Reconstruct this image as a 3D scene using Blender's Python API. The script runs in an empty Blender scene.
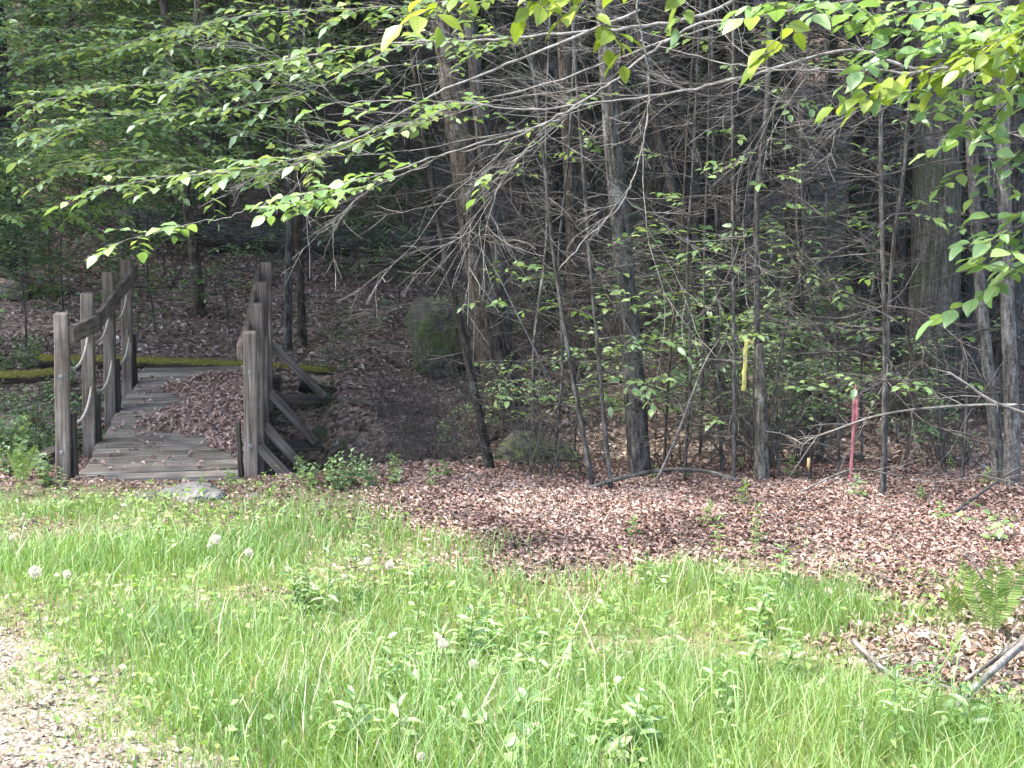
import bpy, math, random
import numpy as np
from mathutils import Vector, Matrix
R = math.radians
rng = np.random.default_rng(7)
random.seed(7)
sc = bpy.context.scene
COL = sc.collection

# ------------------------------------------------------------------ camera, sky, sun, exposure
CAM_Z, FPX, PITCH = 1.65, 1330.0, math.atan(254 / 1330.0)
cam = bpy.data.cameras.new('camera'); camo = bpy.data.objects.new('camera', cam); COL.objects.link(camo)
camo.location = (0, 0, CAM_Z); camo.rotation_euler = (R(90) - PITCH, 0, 0)
cam.sensor_width = 36.0; cam.lens = 36.0 * FPX / 1024.0; cam.clip_start = 0.05; cam.clip_end = 1000
sc.camera = camo
SUN_EL, SUN_AZ = R(58), R(-100)          # azimuth from +Y towards +X
w = bpy.data.worlds.new('World'); sc.world = w; w.use_nodes = True
nt = w.node_tree; bg = nt.nodes['Background']
sky = nt.nodes.new('ShaderNodeTexSky'); sky.sky_type = 'NISHITA'; sky.sun_disc = False
sky.sun_elevation = SUN_EL; sky.sun_rotation = SUN_AZ; sky.air_density = 1.0; sky.dust_density = 2.5; sky.ozone_density = 1.0
nt.links.new(sky.outputs[0], bg.inputs[0]); bg.inputs[1].default_value = 0.15
sun = bpy.data.lights.new('sun', 'SUN'); suno = bpy.data.objects.new('sun', sun); COL.objects.link(suno)
sun.energy = 2.0; sun.angle = R(5); sun.color = (1.0, 0.96, 0.88)
sd = Vector((math.sin(SUN_AZ) * math.cos(SUN_EL), math.cos(SUN_AZ) * math.cos(SUN_EL), math.sin(SUN_EL)))
suno.rotation_euler = sd.to_track_quat('Z', 'Y').to_euler()
sc.view_settings.view_transform = 'Standard'; sc.view_settings.look = 'None'
sc.view_settings.exposure = 2.6; sc.view_settings.gamma = 1.0; sc.view_settings.use_curve_mapping = False
sc.cycles.max_bounces = 6; sc.cycles.diffuse_bounces = 3; sc.cycles.transmission_bounces = 4; sc.cycles.transparent_max_bounces = 4
sc.cycles.use_denoising = True

# ------------------------------------------------------------------ pixel <-> place
CF = np.array([0, math.cos(PITCH), -math.sin(PITCH)]); CU = np.array([0, math.sin(PITCH), math.cos(PITCH)]); CR = np.array([1., 0, 0])
CO = np.array([0, 0, CAM_Z])
def ray(u, v): return CF * FPX + CR * (u - 512) + CU * (384 - v)
def P(u, v, Y):
    d = ray(u, v); return CO + d * (Y / d[1])
def sst(a, b, x):
    if a > b: return 1 - sst(b, a, x)
    t = np.clip((np.asarray(x, float) - a) / (b - a), 0, 1); return t * t * (3 - 2 * t)
def zg(x, y):
    x = np.asarray(x, float); y = np.asarray(y, float)
    z = -0.0745 * np.clip(y, -60, 8.8)
    slope = 0.12
    z = z + 0.10 * np.clip(y - 12.4, 0, 8) * (1 - 0.45 * sst(-1, 5, x))
    z = z + (0.30 - 0.10 * sst(-2, 7, x)) * np.clip(y - 20.4, 0, 120)
    z = z + 0.05 * np.clip(-x - 9, 0, 60) * sst(8, 14, y)
    # ditch under the bridge
    dc = 10.6 - 0.14 * (x + 2.0)
    dep = 0.62 - 0.46 * sst(-2.4, 0.4, x)
    z = z - dep * np.exp(-((y - dc) / 0.95) ** 2)
    # the bank is cut back where the bridge sits
    bl = (x + 2.03) * .99 + (y - 8.7) * .137; ba = (y - 8.7) * .99 - (x + 2.03) * .137
    z = z - 0.16 * sst(.95, .68, abs(bl)) * sst(.0, .16, ba) * (1 - sst(3.5, 4.0, ba))
    # small mounds
    z = z + 0.03 * np.sin(1.7 * x + 0.6 * y + 1.0) * np.sin(1.3 * y - 0.5 * x) + 0.014 * np.sin(4.3 * x + 1.1) * np.sin(3.9 * y + 0.4 * x)
    far = sst(12, 18, y)
    z = z + far * (0.16 * np.sin(0.9 * x + 0.3 * y) * np.sin(0.7 * y + 2) + 0.06 * np.sin(2.3 * x - y) * np.sin(1.9 * y))
    return z
def G(u, v, y0=2.0, y1=60):
    d = ray(u, v); ys = np.linspace(y0, y1, 6000); t = ys / d[1]
    px = CO[0] + d[0] * t; pz = CO[2] + d[2] * t
    i = np.argmax(pz <= zg(px, ys))
    return np.array([px[i], ys[i], float(zg(px[i], ys[i]))])
def on(x, y, dz=0.0): return np.array([x, y, float(zg(x, y)) + dz])

# smooth noise for masks
def vnoise(x, y, s, seed):
    x = np.asarray(x, float) / s; y = np.asarray(y, float) / s
    xi = np.floor(x).astype(int); yi = np.floor(y).astype(int); fx = x - xi; fy = y - yi
    fx = fx * fx * (3 - 2 * fx); fy = fy * fy * (3 - 2 * fy)
    def h(a, b):
        n = (a * 374761393 + b * 668265263 + seed * 982451653) & 0x7fffffff
        n = ((n ^ (n >> 13)) * 1274126177) & 0x7fffffff
        return ((n ^ (n >> 16)) & 0xffff) / 65535.0
    return (h(xi, yi) * (1 - fx) + h(xi + 1, yi) * fx) * (1 - fy) + (h(xi, yi + 1) * (1 - fx) + h(xi + 1, yi + 1) * fx) * fy
def fbm(x, y, s, seed): return 0.55 * vnoise(x, y, s, seed) + 0.3 * vnoise(x, y, s * .5, seed + 1) + 0.15 * vnoise(x, y, s * .25, seed + 2)
EDX = [-6, -1.3, -.9, -.3, .3, 1.0, 3.0, 6.0]; EDY = [8.6, 8.5, 8.0, 7.2, 6.65, 6.4, 6.25, 6.1]
def grass_mask(x, y):          # 1 in the grass, 0 in leaf litter / on gravel
    e = np.interp(x, EDX, EDY) + (fbm(x, y, .9, 3) - .5) * 1.3
    m = 1 - sst(-.95, .5, y - e + (fbm(x, y, .35, 63) - .5) * .9)
    # leaf patch on the right
    d = np.hypot((np.asarray(x) - 1.85) / .72, (np.asarray(y) - 4.9) / .52) + (fbm(x, y, .5, 9) - .5) * .9
    m = m * (.12 + .88 * sst(.45, 1.25, d))
    return m
def gravel_mask(x, y):
    s = (1.95 - 2.0 * np.asarray(x) - np.asarray(y)) / 2.24 + (fbm(x, y, .6, 21) - .5) * .9
    return sst(-.25, .4, s) * (1 - sst(2.3, 2.9, s)) * (1 - sst(5.0, 5.5, y + .5 * vnoise(x, y, .4, 8)))

# ------------------------------------------------------------------ mesh builder
class MB:
    def __init__(s): s.V = []; s.F = {3: [], 4: []}; s.L = []; s.Q = []; s.n = 0
    def add(s, V, F4=None, F3=None, lc=None, rnd=None):
        V = np.asarray(V, float).reshape(-1, 3); k = len(V)
        s.V.append(V)
        s.L.append(V.copy() if lc is None else np.asarray(lc, float).reshape(-1, 3))
        s.Q.append(np.full(k, .5) if rnd is None else np.broadcast_to(np.asarray(rnd, float), (k,)))
        if F4 is not None and len(F4): s.F[4].append(np.asarray(F4, np.int64).reshape(-1, 4) + s.n)
        if F3 is not None and len(F3): s.F[3].append(np.asarray(F3, np.int64).reshape(-1, 3) + s.n)
        s.n += k
    def tube(s, pts, rad, n=6, rnd=.5, cap=True, wob=0.0, fl=None):
        pts = np.asarray(pts, float); m = len(pts)
        rad = np.broadcast_to(np.asarray(rad, float), (m,))
        T = np.gradient(pts, axis=0); T /= np.linalg.norm(T, axis=1)[:, None] + 1e-9
        a = np.array([0., 0, 1]) if abs(T[0][2]) < .8 else np.array([1., 0, 0])
        N = a - T * (T @ a)[:, None]; N /= np.linalg.norm(N, axis=1)[:, None] + 1e-9
        B = np.cross(T, N)
        th = np.arange(n) * 2 * math.pi / n
        rr = np.repeat(rad[:, None], n, 1)
        if wob: rr = rr * (1 + wob * rng.uniform(-1, 1, (m, n)))
        if fl is not None: rr = rr * fl(th, m)
        V = pts[:, None, :] + rr[..., None] * (np.cos(th)[None, :, None] * N[:, None, :] + np.sin(th)[None, :, None] * B[:, None, :])
        ln = np.concatenate([[0], np.cumsum(np.linalg.norm(np.diff(pts, axis=0), axis=1))])
        off = rng.uniform(0, 9)
        lc = np.stack([np.cos(th)[None] * rad.max() + 0 * rr + off, np.sin(th)[None] * rad.max() + 0 * rr, ln[:, None] + 0 * rr], -1)
        i = np.arange(m - 1)[:, None] * n; j = np.arange(n)[None]; j2 = (j + 1) % n
        F = np.stack([i + j, i + j2, i + n + j2, i + n + j], -1).reshape(-1, 4)
        F3 = None; V = V.reshape(-1, 3); lc = lc.reshape(-1, 3)
        if cap:
            V = np.vstack([V, pts[0], pts[-1]]); lc = np.vstack([lc, lc[0], lc[-1]])
            b = m * n; jj = np.arange(n)
            F3 = np.vstack([np.stack([jj + 0 * jj, np.full(n, b), (jj + 1) % n], -1)[:, [0, 1, 2]],
                            np.stack([(m - 1) * n + jj, (m - 1) * n + (jj + 1) % n, np.full(n, b + 1)], -1)])
        s.add(V, F, F3, lc, rnd)
    def beam(s, a, b, wx, wz, up=(0, 0, 1), bev=.006, rnd=None, jit=.002, seg=6):
        """a sawn timber from a to b: wx across, wz along `up`; softened edges"""
        a = np.asarray(a, float); b = np.asarray(b, float); d = b - a; L = np.linalg.norm(d); d /= L
        up = np.asarray(up, float); up = up - d * (d @ up); up /= np.linalg.norm(up); sx = np.cross(d, up)
        hx, hz = wx / 2, wz / 2; e = bev
        prof = [(-hx + e, -hz), (hx - e, -hz), (hx, -hz + e), (hx, hz - e), (hx - e, hz), (-hx + e, hz), (-hx, hz - e), (-hx, -hz + e)]
        t = np.concatenate([[0, e], np.linspace(e, L - e, seg)[1:-1], [L - e, L]]); n = 8; m = len(t)
        V = []; lc = []; o = rng.uniform(0, 20, 3)
        for k, tt in enumerate(t):
            sh = 1 - e * .9 / max(min(hx, hz), 1e-4) if k in (0, m - 1) else 1
            jx, jz = rng.uniform(-jit, jit, 2)
            for (x, z) in prof:
                V.append(a + d * tt + sx * (x * sh + jx) + up * (z * sh + jz)); lc.append((tt + o[0], x + o[1], z + o[2]))
        i = np.arange(m - 1)[:, None] * n; j = np.arange(n)[None]; j2 = (j + 1) % n
        F = np.stack([i + j, i + j2, i + n + j2, i + n + j], -1).reshape(-1, 4)
        F = F[:, ::-1]
        V += [V[0] * 0 + a, V[0] * 0 + b]; lc += [lc[0], lc[-1]]; q = m * n; jj = np.arange(n)
        F3 = np.vstack([np.stack([jj, (jj + 1) % n, np.full(n, q)], -1), np.stack([(m - 1) * n + (jj + 1) % n, (m - 1) * n + jj, np.full(n, q + 1)], -1)])
        s.add(V, F, F3, lc, rng.uniform(0, 1) if rnd is None else rnd)
    def leaves(s, p, d, nrm, ln, wd, rnd, detail=1, curl=.12):
        p = np.asarray(p, float); k = len(p)
        if k == 0: return
        d = np.asarray(d, float); d = d / (np.linalg.norm(d, axis=1)[:, None] + 1e-9)
        nrm = np.asarray(nrm, float); sd_ = np.cross(d, nrm); sd_ /= np.linalg.norm(sd_, axis=1)[:, None] + 1e-9
        nn = np.cross(sd_, d)
        ln = np.broadcast_to(np.asarray(ln, float), (k,))[:, None]; wd = np.broadcast_to(np.asarray(wd, float), (k,))[:, None] / 2
        c = curl * ln; bs = np.arange(k)[:, None]
        rnd = np.broadcast_to(np.asarray(rnd, float), (k,))
        if detail == 2:
            ts = [.16, .38, .64, .86]; ws = [.62, 1.0, .80, .36]; V = [p, p + d * ln - nn * c * 1.6]; lc = [np.tile([0, 0, .5], (k, 1)), np.tile([0, 1, .5], (k, 1))]
            wv = rng.uniform(-.25, .25, (k, 4, 1)) * ln[:, None]
            for q, (t_, w_) in enumerate(zip(ts, ws)):
                mid = p + d * ln * t_ - nn * c * 1.6 * t_ * t_
                V += [mid, mid + sd_ * wd * w_ + nn * (c * .8 * w_ + wv[:, q] * .16), mid - sd_ * wd * w_ + nn * (c * .8 * w_ - wv[:, q] * .16)]
                lc += [np.tile([0, t_, .5], (k, 1)), np.tile([w_, t_, .5], (k, 1)), np.tile([-w_, t_, .5], (k, 1))]
            V = np.stack(V, 1); lc = np.stack(lc, 1); T = [[0, 3, 2], [0, 2, 4]]
            for q in range(3):
                a_, b_ = 2 + 3 * q, 5 + 3 * q; T += [[a_, a_ + 1, b_ + 1], [a_, b_ + 1, b_], [a_, b_, b_ + 2], [a_, b_ + 2, a_ + 2]]
            T += [[11, 12, 1], [11, 1, 13]]
            s.add(V, None, (bs[:, None] * 14 + np.array(T)[None]).reshape(-1, 3), lc, np.repeat(rnd, 14))
        elif detail == 0:
            V = np.stack([p, p + d * ln * .48 + sd_ * wd + nn * c * .6, p + d * ln - nn * c * .5, p + d * ln * .48 - sd_ * wd + nn * c * .6], 1)
            F3 = np.concatenate([bs * 4 + np.array([[0, 1, 2]]), bs * 4 + np.array([[0, 2, 3]])])
            s.add(V, None, F3, None, np.repeat(rnd, 4))
        else:
            V = np.stack([p, p + d * ln * .55 + nn * 0, p + d * ln - nn * c * 1.3,
                          p + d * ln * .28 + sd_ * wd * .86 + nn * c * .8, p + d * ln * .66 + sd_ * wd * .8 + nn * c * .45,
                          p + d * ln * .28 - sd_ * wd * .86 + nn * c * .8, p + d * ln * .66 - sd_ * wd * .8 + nn * c * .45], 1)
            T = np.array([[0, 3, 1], [3, 4, 1], [4, 2, 1], [0, 1, 5], [5, 1, 6], [6, 1, 2]])
            F3 = (bs[:, None] * 7 + T[None]).reshape(-1, 3)
            s.add(V, None, F3, None, np.repeat(rnd, 7))
    def mesh(s, name, mat, smooth=True):
        me = bpy.data.meshes.new(name)
        V = np.concatenate(s.V); me.vertices.add(len(V)); me.vertices.foreach_set('co', V.astype(np.float32).ravel())
        f3 = np.concatenate(s.F[3]) if s.F[3] else np.zeros((0, 3), np.int64)
        f4 = np.concatenate(s.F[4]) if s.F[4] else np.zeros((0, 4), np.int64)
        lv = np.concatenate([f3.ravel(), f4.ravel()]).astype(np.int32)
        st = np.concatenate([np.arange(len(f3)) * 3, len(f3) * 3 + np.arange(len(f4)) * 4]).astype(np.int32)
        me.loops.add(len(lv)); me.loops.foreach_set('vertex_index', lv)
        me.polygons.add(len(st)); me.polygons.foreach_set('loop_start', st)
        me.polygons.foreach_set('use_smooth', np.full(len(st), smooth))
        me.update(calc_edges=True)
        a = me.attributes.new('lc', 'FLOAT_VECTOR', 'POINT'); a.data.foreach_set('vector', np.concatenate(s.L).astype(np.float32).ravel())
        a = me.attributes.new('rnd', 'FLOAT', 'POINT'); a.data.foreach_set('value', np.concatenate(s.Q).astype(np.float32))
        me.materials.append(mat)
        return me
    def build(s, name, mat, parent=None, smooth=True):
        o = bpy.data.objects.new(name, s.mesh(name, mat, smooth)); COL.objects.link(o)
        if parent: o.parent = parent
        return o
def tag(o, label, cat, group=None):
    o['label'] = label; o['category'] = cat
    if group: o['group'] = group
    return o
def thing(name, label, cat, loc=(0, 0, 0), rz=0, group=None):
    o = bpy.data.objects.new(name, None); COL.objects.link(o); o.location = loc; o.rotation_euler = (0, 0, rz)
    o.empty_display_size = .1
    return tag(o, label, cat, group)
def kind(o, k): o['kind'] = k; return o
def copy_thing(src, loc, rz=0, scl=1, label=None, group=None, tilt=(0, 0)):
    r = src.copy(); COL.objects.link(r); r.location = loc; r.rotation_euler = (tilt[0], tilt[1], rz)
    r.scale = (scl, scl, scl) if np.isscalar(scl) else scl
    if label: r['label'] = label
    if group: r['group'] = group
    for ch in src.children:
        c = ch.copy(); COL.objects.link(c); c.parent = r
        for g in ch.children:
            e = g.copy(); COL.objects.link(e); e.parent = c
    return r

# ------------------------------------------------------------------ materials
class N:
    def __init__(s, name):
        s.m = bpy.data.materials.new(name); s.m.use_nodes = True; s.t = s.m.node_tree; s.t.nodes.clear()
        s.out = s.t.nodes.new('ShaderNodeOutputMaterial')
    def n(s, typ, **kw):
        nd = s.t.nodes.new('ShaderNode' + typ)
        for k, v in kw.items():
            if k.startswith('i_'):
                key = k[2:]; key = int(key) if key.isdigit() else key.replace('_', ' ')
                if hasattr(v, 'is_output') or isinstance(v, bpy.types.NodeSocket): s.t.links.new(v, nd.inputs[key])
                else: nd.inputs[key].default_value = v
            else: setattr(nd, k, v)
        return nd
    def attr(s, name): return s.n('Attribute', attribute_name=name)
    def ramp(s, fac, stops, interp='LINEAR'):
        r = s.n('ValToRGB'); r.color_ramp.interpolation = interp; e = r.color_ramp.elements
        while len(e) < len(stops): e.new(.5)
        for i, (p, c) in enumerate(stops): e[i].position = p; e[i].color = (*c, 1) if len(c) == 3 else c
        s.t.links.new(fac, r.inputs[0]); return r.outputs[0]
    def mix(s, fac, a, b, typ='MIX'):
        m = s.n('MixRGB', blend_type=typ)
        for k, v in ((0, fac), (1, a), (2, b)):
            if isinstance(v, bpy.types.NodeSocket): s.t.links.new(v, m.inputs[k])
            else: m.inputs[k].default_value = v if k == 0 else ((*v, 1) if len(v) == 3 else v)
        return m.outputs[0]
    def noise(s, vec, scale, detail=4, rough=.55): return s.n('TexNoise', i_Vector=vec, i_Scale=scale, i_Detail=detail, i_Roughness=rough).outputs[0]
    def scale(s, vec, v):
        m = s.n('Mapping', i_Vector=vec); m.inputs['Scale'].default_value = v; return m.outputs[0]
    def bump(s, h, st, dist=.01): return s.n('Bump', i_Height=h, i_Strength=st, i_Distance=dist).outputs[0]
    def pbsdf(s, col, rough=.9, bump=None, spec=.2):
        p = s.n('BsdfPrincipled', i_Roughness=rough); p.inputs['Specular IOR Level'].default_value = spec
        if isinstance(col, bpy.types.NodeSocket): s.t.links.new(col, p.inputs['Base Color'])
        else: p.inputs['Base Color'].default_value = (*col, 1)
        if bump is not None: s.t.links.new(bump, p.inputs['Normal'])
        s.t.links.new(p.outputs[0], s.out.inputs[0]); return p

def leaf_mat(name, stops, trans=.45, gloss=.06, tr_tint=(1.15, 1.15, .55), veins=False):
    k = N(name); a = k.attr('rnd').outputs['Fac']
    c = k.ramp(a, stops)
    if veins:
        x = k.n('SeparateXYZ', i_Vector=k.attr('lc').outputs['Vector']); ax = k.n('Math', operation='ABSOLUTE', i_0=x.outputs[0]).outputs[0]
        u = k.n('Math', operation='MULTIPLY_ADD', i_0=ax, i_1=-.22, i_2=x.outputs[1]).outputs[0]
        f = k.n('Math', operation='FRACT', i_0=k.n('Math', operation='MULTIPLY', i_0=u, i_1=8.0).outputs[0]).outputs[0]
        vm = k.ramp(f, [(0, (.72, .74, .66)), (.16, (1, 1, 1)), (.9, (1.06, 1.06, 1.06)), (1, (.72, .74, .66))])
        mr = k.ramp(ax, [(.03, (.7, .72, .62)), (.09, (1, 1, 1))])
        c = k.mix(.8, k.mix(.9, c, vm, 'MULTIPLY'), mr, 'MULTIPLY')
    tc = k.mix(1.0, c, tr_tint, 'MULTIPLY')
    d = k.n('BsdfDiffuse', i_Color=c); t = k.n('BsdfTranslucent', i_Color=tc)
    g = k.n('BsdfGlossy', i_Roughness=.45); g.inputs[0].default_value = (.9, .95, 1, 1)
    m1 = k.n('MixShader', i_Fac=trans); k.t.links.new(d.outputs[0], m1.inputs[1]); k.t.links.new(t.outputs[0], m1.inputs[2])
    m2 = k.n('MixShader', i_Fac=gloss); k.t.links.new(m1.outputs[0], m2.inputs[1]); k.t.links.new(g.outputs[0], m2.inputs[2])
    k.t.links.new(m2.outputs[0], k.out.inputs[0]); return k.m

def bark_mat(name, c0, c1, c2, lichen=.3, sc_=38, stretch=.24, bump=1.0, moss=0.0):
    k = N(name); v = k.attr('lc').outputs['Vector']
    vs = k.scale(v, (1, 1, stretch))
    n1 = k.noise(vs, sc_, 8, .7); n2 = k.noise(v, 5.5, 5, .65); n3 = k.noise(v, 60, 4, .65)
    c = k.ramp(n1, [(.36, tuple(q * .6 for q in c0)), (.5, c1), (.64, c2)])
    lm = k.ramp(n2, [(.55, (0, 0, 0)), (.68, (lichen,) * 3)])
    c = k.mix(lm, c, (.30, .31, .28))
    if moss:
        n4 = k.noise(v, 3.1, 4, .65); mm = k.ramp(n4, [(.45, (0, 0, 0)), (.6, (moss,) * 3)])
        c = k.mix(mm, c, (.055, .075, .02))
    c = k.mix(.5, c, k.ramp(n3, [(.35, (.3, .3, .3)), (.65, (1.5, 1.5, 1.5))]), 'MULTIPLY')
    k.pbsdf(c, .95, k.bump(n1, bump, .02)); return k.m

def wood_mat(name, tint=1.0, warm=0.0):
    k = N(name); v = k.attr('lc').outputs['Vector']; a = k.attr('rnd').outputs['Fac']
    g = k.noise(k.scale(v, (1.0, 26, 26)), 2.6, 6, .62); g2 = k.noise(k.scale(v, (.35, 60, 60)), 3, 3, .6); st = k.noise(v, 3.2, 4, .6)
    c = k.ramp(g, [(.28, (.055 * tint, .045 * tint, .037 * tint)), (.5, ((.17 + warm) * tint, .145 * tint, .122 * tint)), (.72, ((.30 + warm) * tint, .27 * tint, .24 * tint))])
    c = k.mix(.6, c, k.ramp(a, [(0, (.5, .49, .49)), (1, (1.4, 1.36, 1.32))]), 'MULTIPLY')
    c = k.mix(.75, c, k.ramp(st, [(.35, (.55, .53, .5)), (.62, (1.2, 1.2, 1.2))]), 'MULTIPLY')
    crack = k.ramp(g2, [(.33, (.12, .12, .12)), (.42, (1, 1, 1))])
    c = k.mix(.7, c, crack, 'MULTIPLY')
    k.pbsdf(c, .9, k.bump(g, .55, .008)); return k.m

def plain(name, col, rough=.8, nz=.4, scl=30):
    k = N(name); v = k.n('TexCoord').outputs['Object']; n = k.noise(v, scl, 4)
    lo = tuple(c * (1 - nz) for c in col); hi = tuple(min(1, c * (1 + nz)) for c in col)
    k.pbsdf(k.ramp(n, [(.3, lo), (.7, hi)]), rough, k.bump(n, .4, .01)); return k.m

M = {}
M['grass'] = leaf_mat('grass_blades', [(0, (.085, .185, .085)), (.3, (.16, .275, .065)), (.65, (.225, .35, .09)), (.88, (.30, .40, .125)), (.93, (.42, .38, .22)), (1, (.52, .46, .32))], .4, .05)
M['weed'] = leaf_mat('weed_leaves', [(0, (.10, .19, .06)), (.5, (.165, .285, .09)), (.85, (.24, .36, .14)), (1, (.31, .41, .19))], .35, .05)
M['beech_near'] = leaf_mat('young_beech_leaves', [(0, (.13, .23, .085)), (.5, (.21, .33, .13)), (1, (.30, .41, .16))], .5, .04, (1.15, 1.15, .6), True)
M['beech_lime'] = leaf_mat('lime_beech_leaves', [(0, (.15, .22, .03)), (.5, (.22, .29, .045)), (1, (.28, .34, .07))], .55, .03, (1.15, 1.15, .6), True)
M['beech_mid'] = leaf_mat('beech_leaves', [(0, (.085, .155, .07)), (.5, (.17, .265, .125)), (.9, (.28, .38, .18)), (1, (.36, .42, .2))], .45, .05)
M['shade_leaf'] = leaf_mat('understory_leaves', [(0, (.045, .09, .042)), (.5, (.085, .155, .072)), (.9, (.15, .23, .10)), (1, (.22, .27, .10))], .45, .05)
M['needles'] = leaf_mat('hemlock_needles', [(0, (.025, .055, .022)), (.6, (.04, .085, .03)), (1, (.065, .12, .04))], .2, .03)
M['canopy'] = leaf_mat('canopy_leaves', [(0, (.03, .075, .02)), (.5, (.05, .11, .03)), (1, (.08, .16, .04))], .25, .04)
M['fern'] = leaf_mat('fern_fronds', [(0, (.13, .22, .05)), (.6, (.20, .30, .08)), (1, (.28, .36, .11))], .5, .03)
M['litter'] = leaf_mat('dead_leaves', [(0, (.075, .045, .035)), (.3, (.19, .113, .088)), (.65, (.305, .19, .15)), (.9, (.42, .30, .245)), (1, (.52, .42, .35))], .12, .04, (1, .9, .8))
M['litter_drift'] = leaf_mat('dry_dead_leaves', [(0, (.15, .09, .068)), (.35, (.28, .18, .145)), (.7, (.40, .28, .23)), (.92, (.5, .39, .33)), (1, (.58, .49, .42))], .12, .04, (1, .9, .8))
M['litter_wood'] = leaf_mat('wood_floor_leaves', [(0, (.09, .06, .048)), (.35, (.205, .145, .118)), (.7, (.32, .238, .198)), (.92, (.43, .35, .30)), (1, (.52, .45, .39))], .1, .05, (1, .9, .8))  # leaves of the wood floor, a slightly greyer mix than the litter
M['litter_pale'] = leaf_mat('dead_leaves_pale', [(0, (.12, .075, .05)), (.35, (.26, .18, .13)), (.7, (.40, .31, .245)), (1, (.55, .47, .40))], .15, .04, (1, .9, .8))
M['bark_grey'] = bark_mat('grey_bark', (.028, .025, .022), (.08, .071, .063), (.165, .152, .14), .5)
M['bark_brown'] = bark_mat('brown_bark', (.026, .020, .016), (.072, .056, .044), (.14, .115, .095), .3)
M['bark_dark'] = bark_mat('dark_bark', (.014, .012, .010), (.036, .031, .026), (.075, .066, .058), .25)
M['bark_furrow'] = bark_mat('furrowed_bark', (.022, .019, .017), (.08, .07, .06), (.16, .145, .13), .25, 30, .09, 1.2, .35)
M['bark_snag'] = bark_mat('lichen_grey_snag_bark', (.04, .035, .028), (.12, .105, .085), (.24, .22, .18), .7, 26, .4, 1.0)
M['bark_pale'] = bark_mat('pale_grey_bark', (.05, .045, .04), (.13, .117, .105), (.24, .225, .205), .5)
M['bark_mossy'] = bark_mat('mossy_log_bark', (.02, .016, .012), (.055, .044, .034), (.11, .09, .07), .2, 20, .3, .9, .8)
M['twig'] = bark_mat('pale_twig_bark', (.10, .088, .077), (.17, .154, .14), (.27, .25, .232), .5, 30, .3, .3)
M['twig_dark'] = bark_mat('dead_twig_bark', (.032, .028, .025), (.075, .067, .06), (.15, .136, .122), .4, 30, .3, .3)
M['wood'] = wood_mat('weathered_timber', .88, .014); M['wood_deck'] = wood_mat('weathered_deck', 1.35, -.004); M['wood_dark'] = wood_mat('dark_timber', .55)  # wood_dark is the same timber in a darker tint
M['bolt'] = plain('galvanised_bolt', (.20, .19, .18), .6)
M['rope'] = plain('old_rope', (.42, .37, .31), .95, .3, 200)
M['yellow'] = plain('yellow_paint', (.52, .46, .15), .85, .4, 30)
M['pink'] = plain('faded_red_paint', (.40, .15, .16), .85, .35, 25)
M['cut'] = plain('fresh_cut_wood', (.50, .33, .16), .9)
M['puff'] = leaf_mat('seed_fluff', [(0, (.6, .56, .48)), (1, (.75, .71, .62))], .5, .0, (1, 1, 1))
M['stalk'] = plain('green_stalk', (.16, .22, .08), .8)
M['straw'] = plain('dry_straw', (.45, .40, .26), .9)

def ground_mat():
    k = N('ground_soil_and_litter'); v = k.n('TexCoord').outputs['Object']
    g = k.attr('grassy').outputs['Fac']; r = k.attr('gravelly').outputs['Fac']
    n1 = k.noise(v, 1.3, 5, .6); n2 = k.noise(v, 14, 5, .6); n3 = k.noise(v, 60, 3, .6)
    vo = k.n('TexVoronoi', i_Vector=v, i_Scale=26.0); vo.inputs['Randomness'].default_value = 1
    vb = k.n('SeparateColor', i_Color=vo.outputs['Color']).outputs[0]
    lit = k.ramp(vb, [(0, (.07, .049, .04)), (.4, (.17, .122, .10)), (.75, (.27, .2, .165)), (1, (.37, .29, .245))])
    lit = k.mix(.7, lit, k.ramp(n2, [(.35, (.4, .38, .36)), (.65, (1.2, 1.2, 1.2))]), 'MULTIPLY')
    mossm = k.ramp(n1, [(.56, (0, 0, 0)), (.68, (.5, .5, .5))])
    lit = k.mix(mossm, lit, (.045, .055, .02))
    soil = k.ramp(n2, [(.3, (.06, .055, .03)), (.55, (.14, .125, .07)), (.75, (.27, .23, .15))])
    soil = k.mix(.25, soil, (.13, .17, .06))
    vg = k.n('TexVoronoi', i_Vector=v, i_Scale=55.0); gb = k.n('SeparateColor', i_Color=vg.outputs['Color']).outputs[1]
    grv = k.ramp(gb, [(0, (.20, .165, .135)), (.5, (.31, .262, .215)), (1, (.42, .37, .315))])
    grv = k.mix(.6, grv, k.ramp(vg.outputs['Distance'], [(.0, (1.1, 1.1, 1.1)), (.7, (.45, .42, .4))]), 'MULTIPLY')
    c = k.mix(g, lit, soil); c = k.mix(r, c, grv)
    h = k.mix(r, n2, vg.outputs['Distance'])
    k.pbsdf(c, .95, k.bump(h, .7, .03)); return k.m
M['ground'] = ground_mat()
def rock_mat(name, base, moss):
    k = N(name); v = k.n('TexCoord').outputs['Object']; n1 = k.noise(v, 6, 6, .65); n2 = k.noise(v, 3.2, 5, .6); n3 = k.noise(v, 40, 4, .6)
    c = k.ramp(n1, [(.3, tuple(b * .45 for b in base)), (.55, base), (.75, tuple(b * 1.5 for b in base))])
    c = k.mix(.4, c, k.ramp(n3, [(.3, (.5, .5, .5)), (.7, (1.3, 1.3, 1.3))]), 'MULTIPLY')
    mm = k.ramp(n2, [(.5 - moss * .3, (0, 0, 0)), (.62 - moss * .25, (1, 1, 1))])
    if moss: c = k.mix(mm, c, k.ramp(n3, [(.3, (.04, .052, .02)), (.7, (.10, .12, .045))]))
    k.pbsdf(c, .95, k.bump(n1, .9, .04)); return k.m
M['rock_pale'] = rock_mat('pale_rock', (.19, .178, .165), 0)
M['rock_mossy'] = rock_mat('mossy_rock', (.12, .11, .095), .28)
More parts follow.
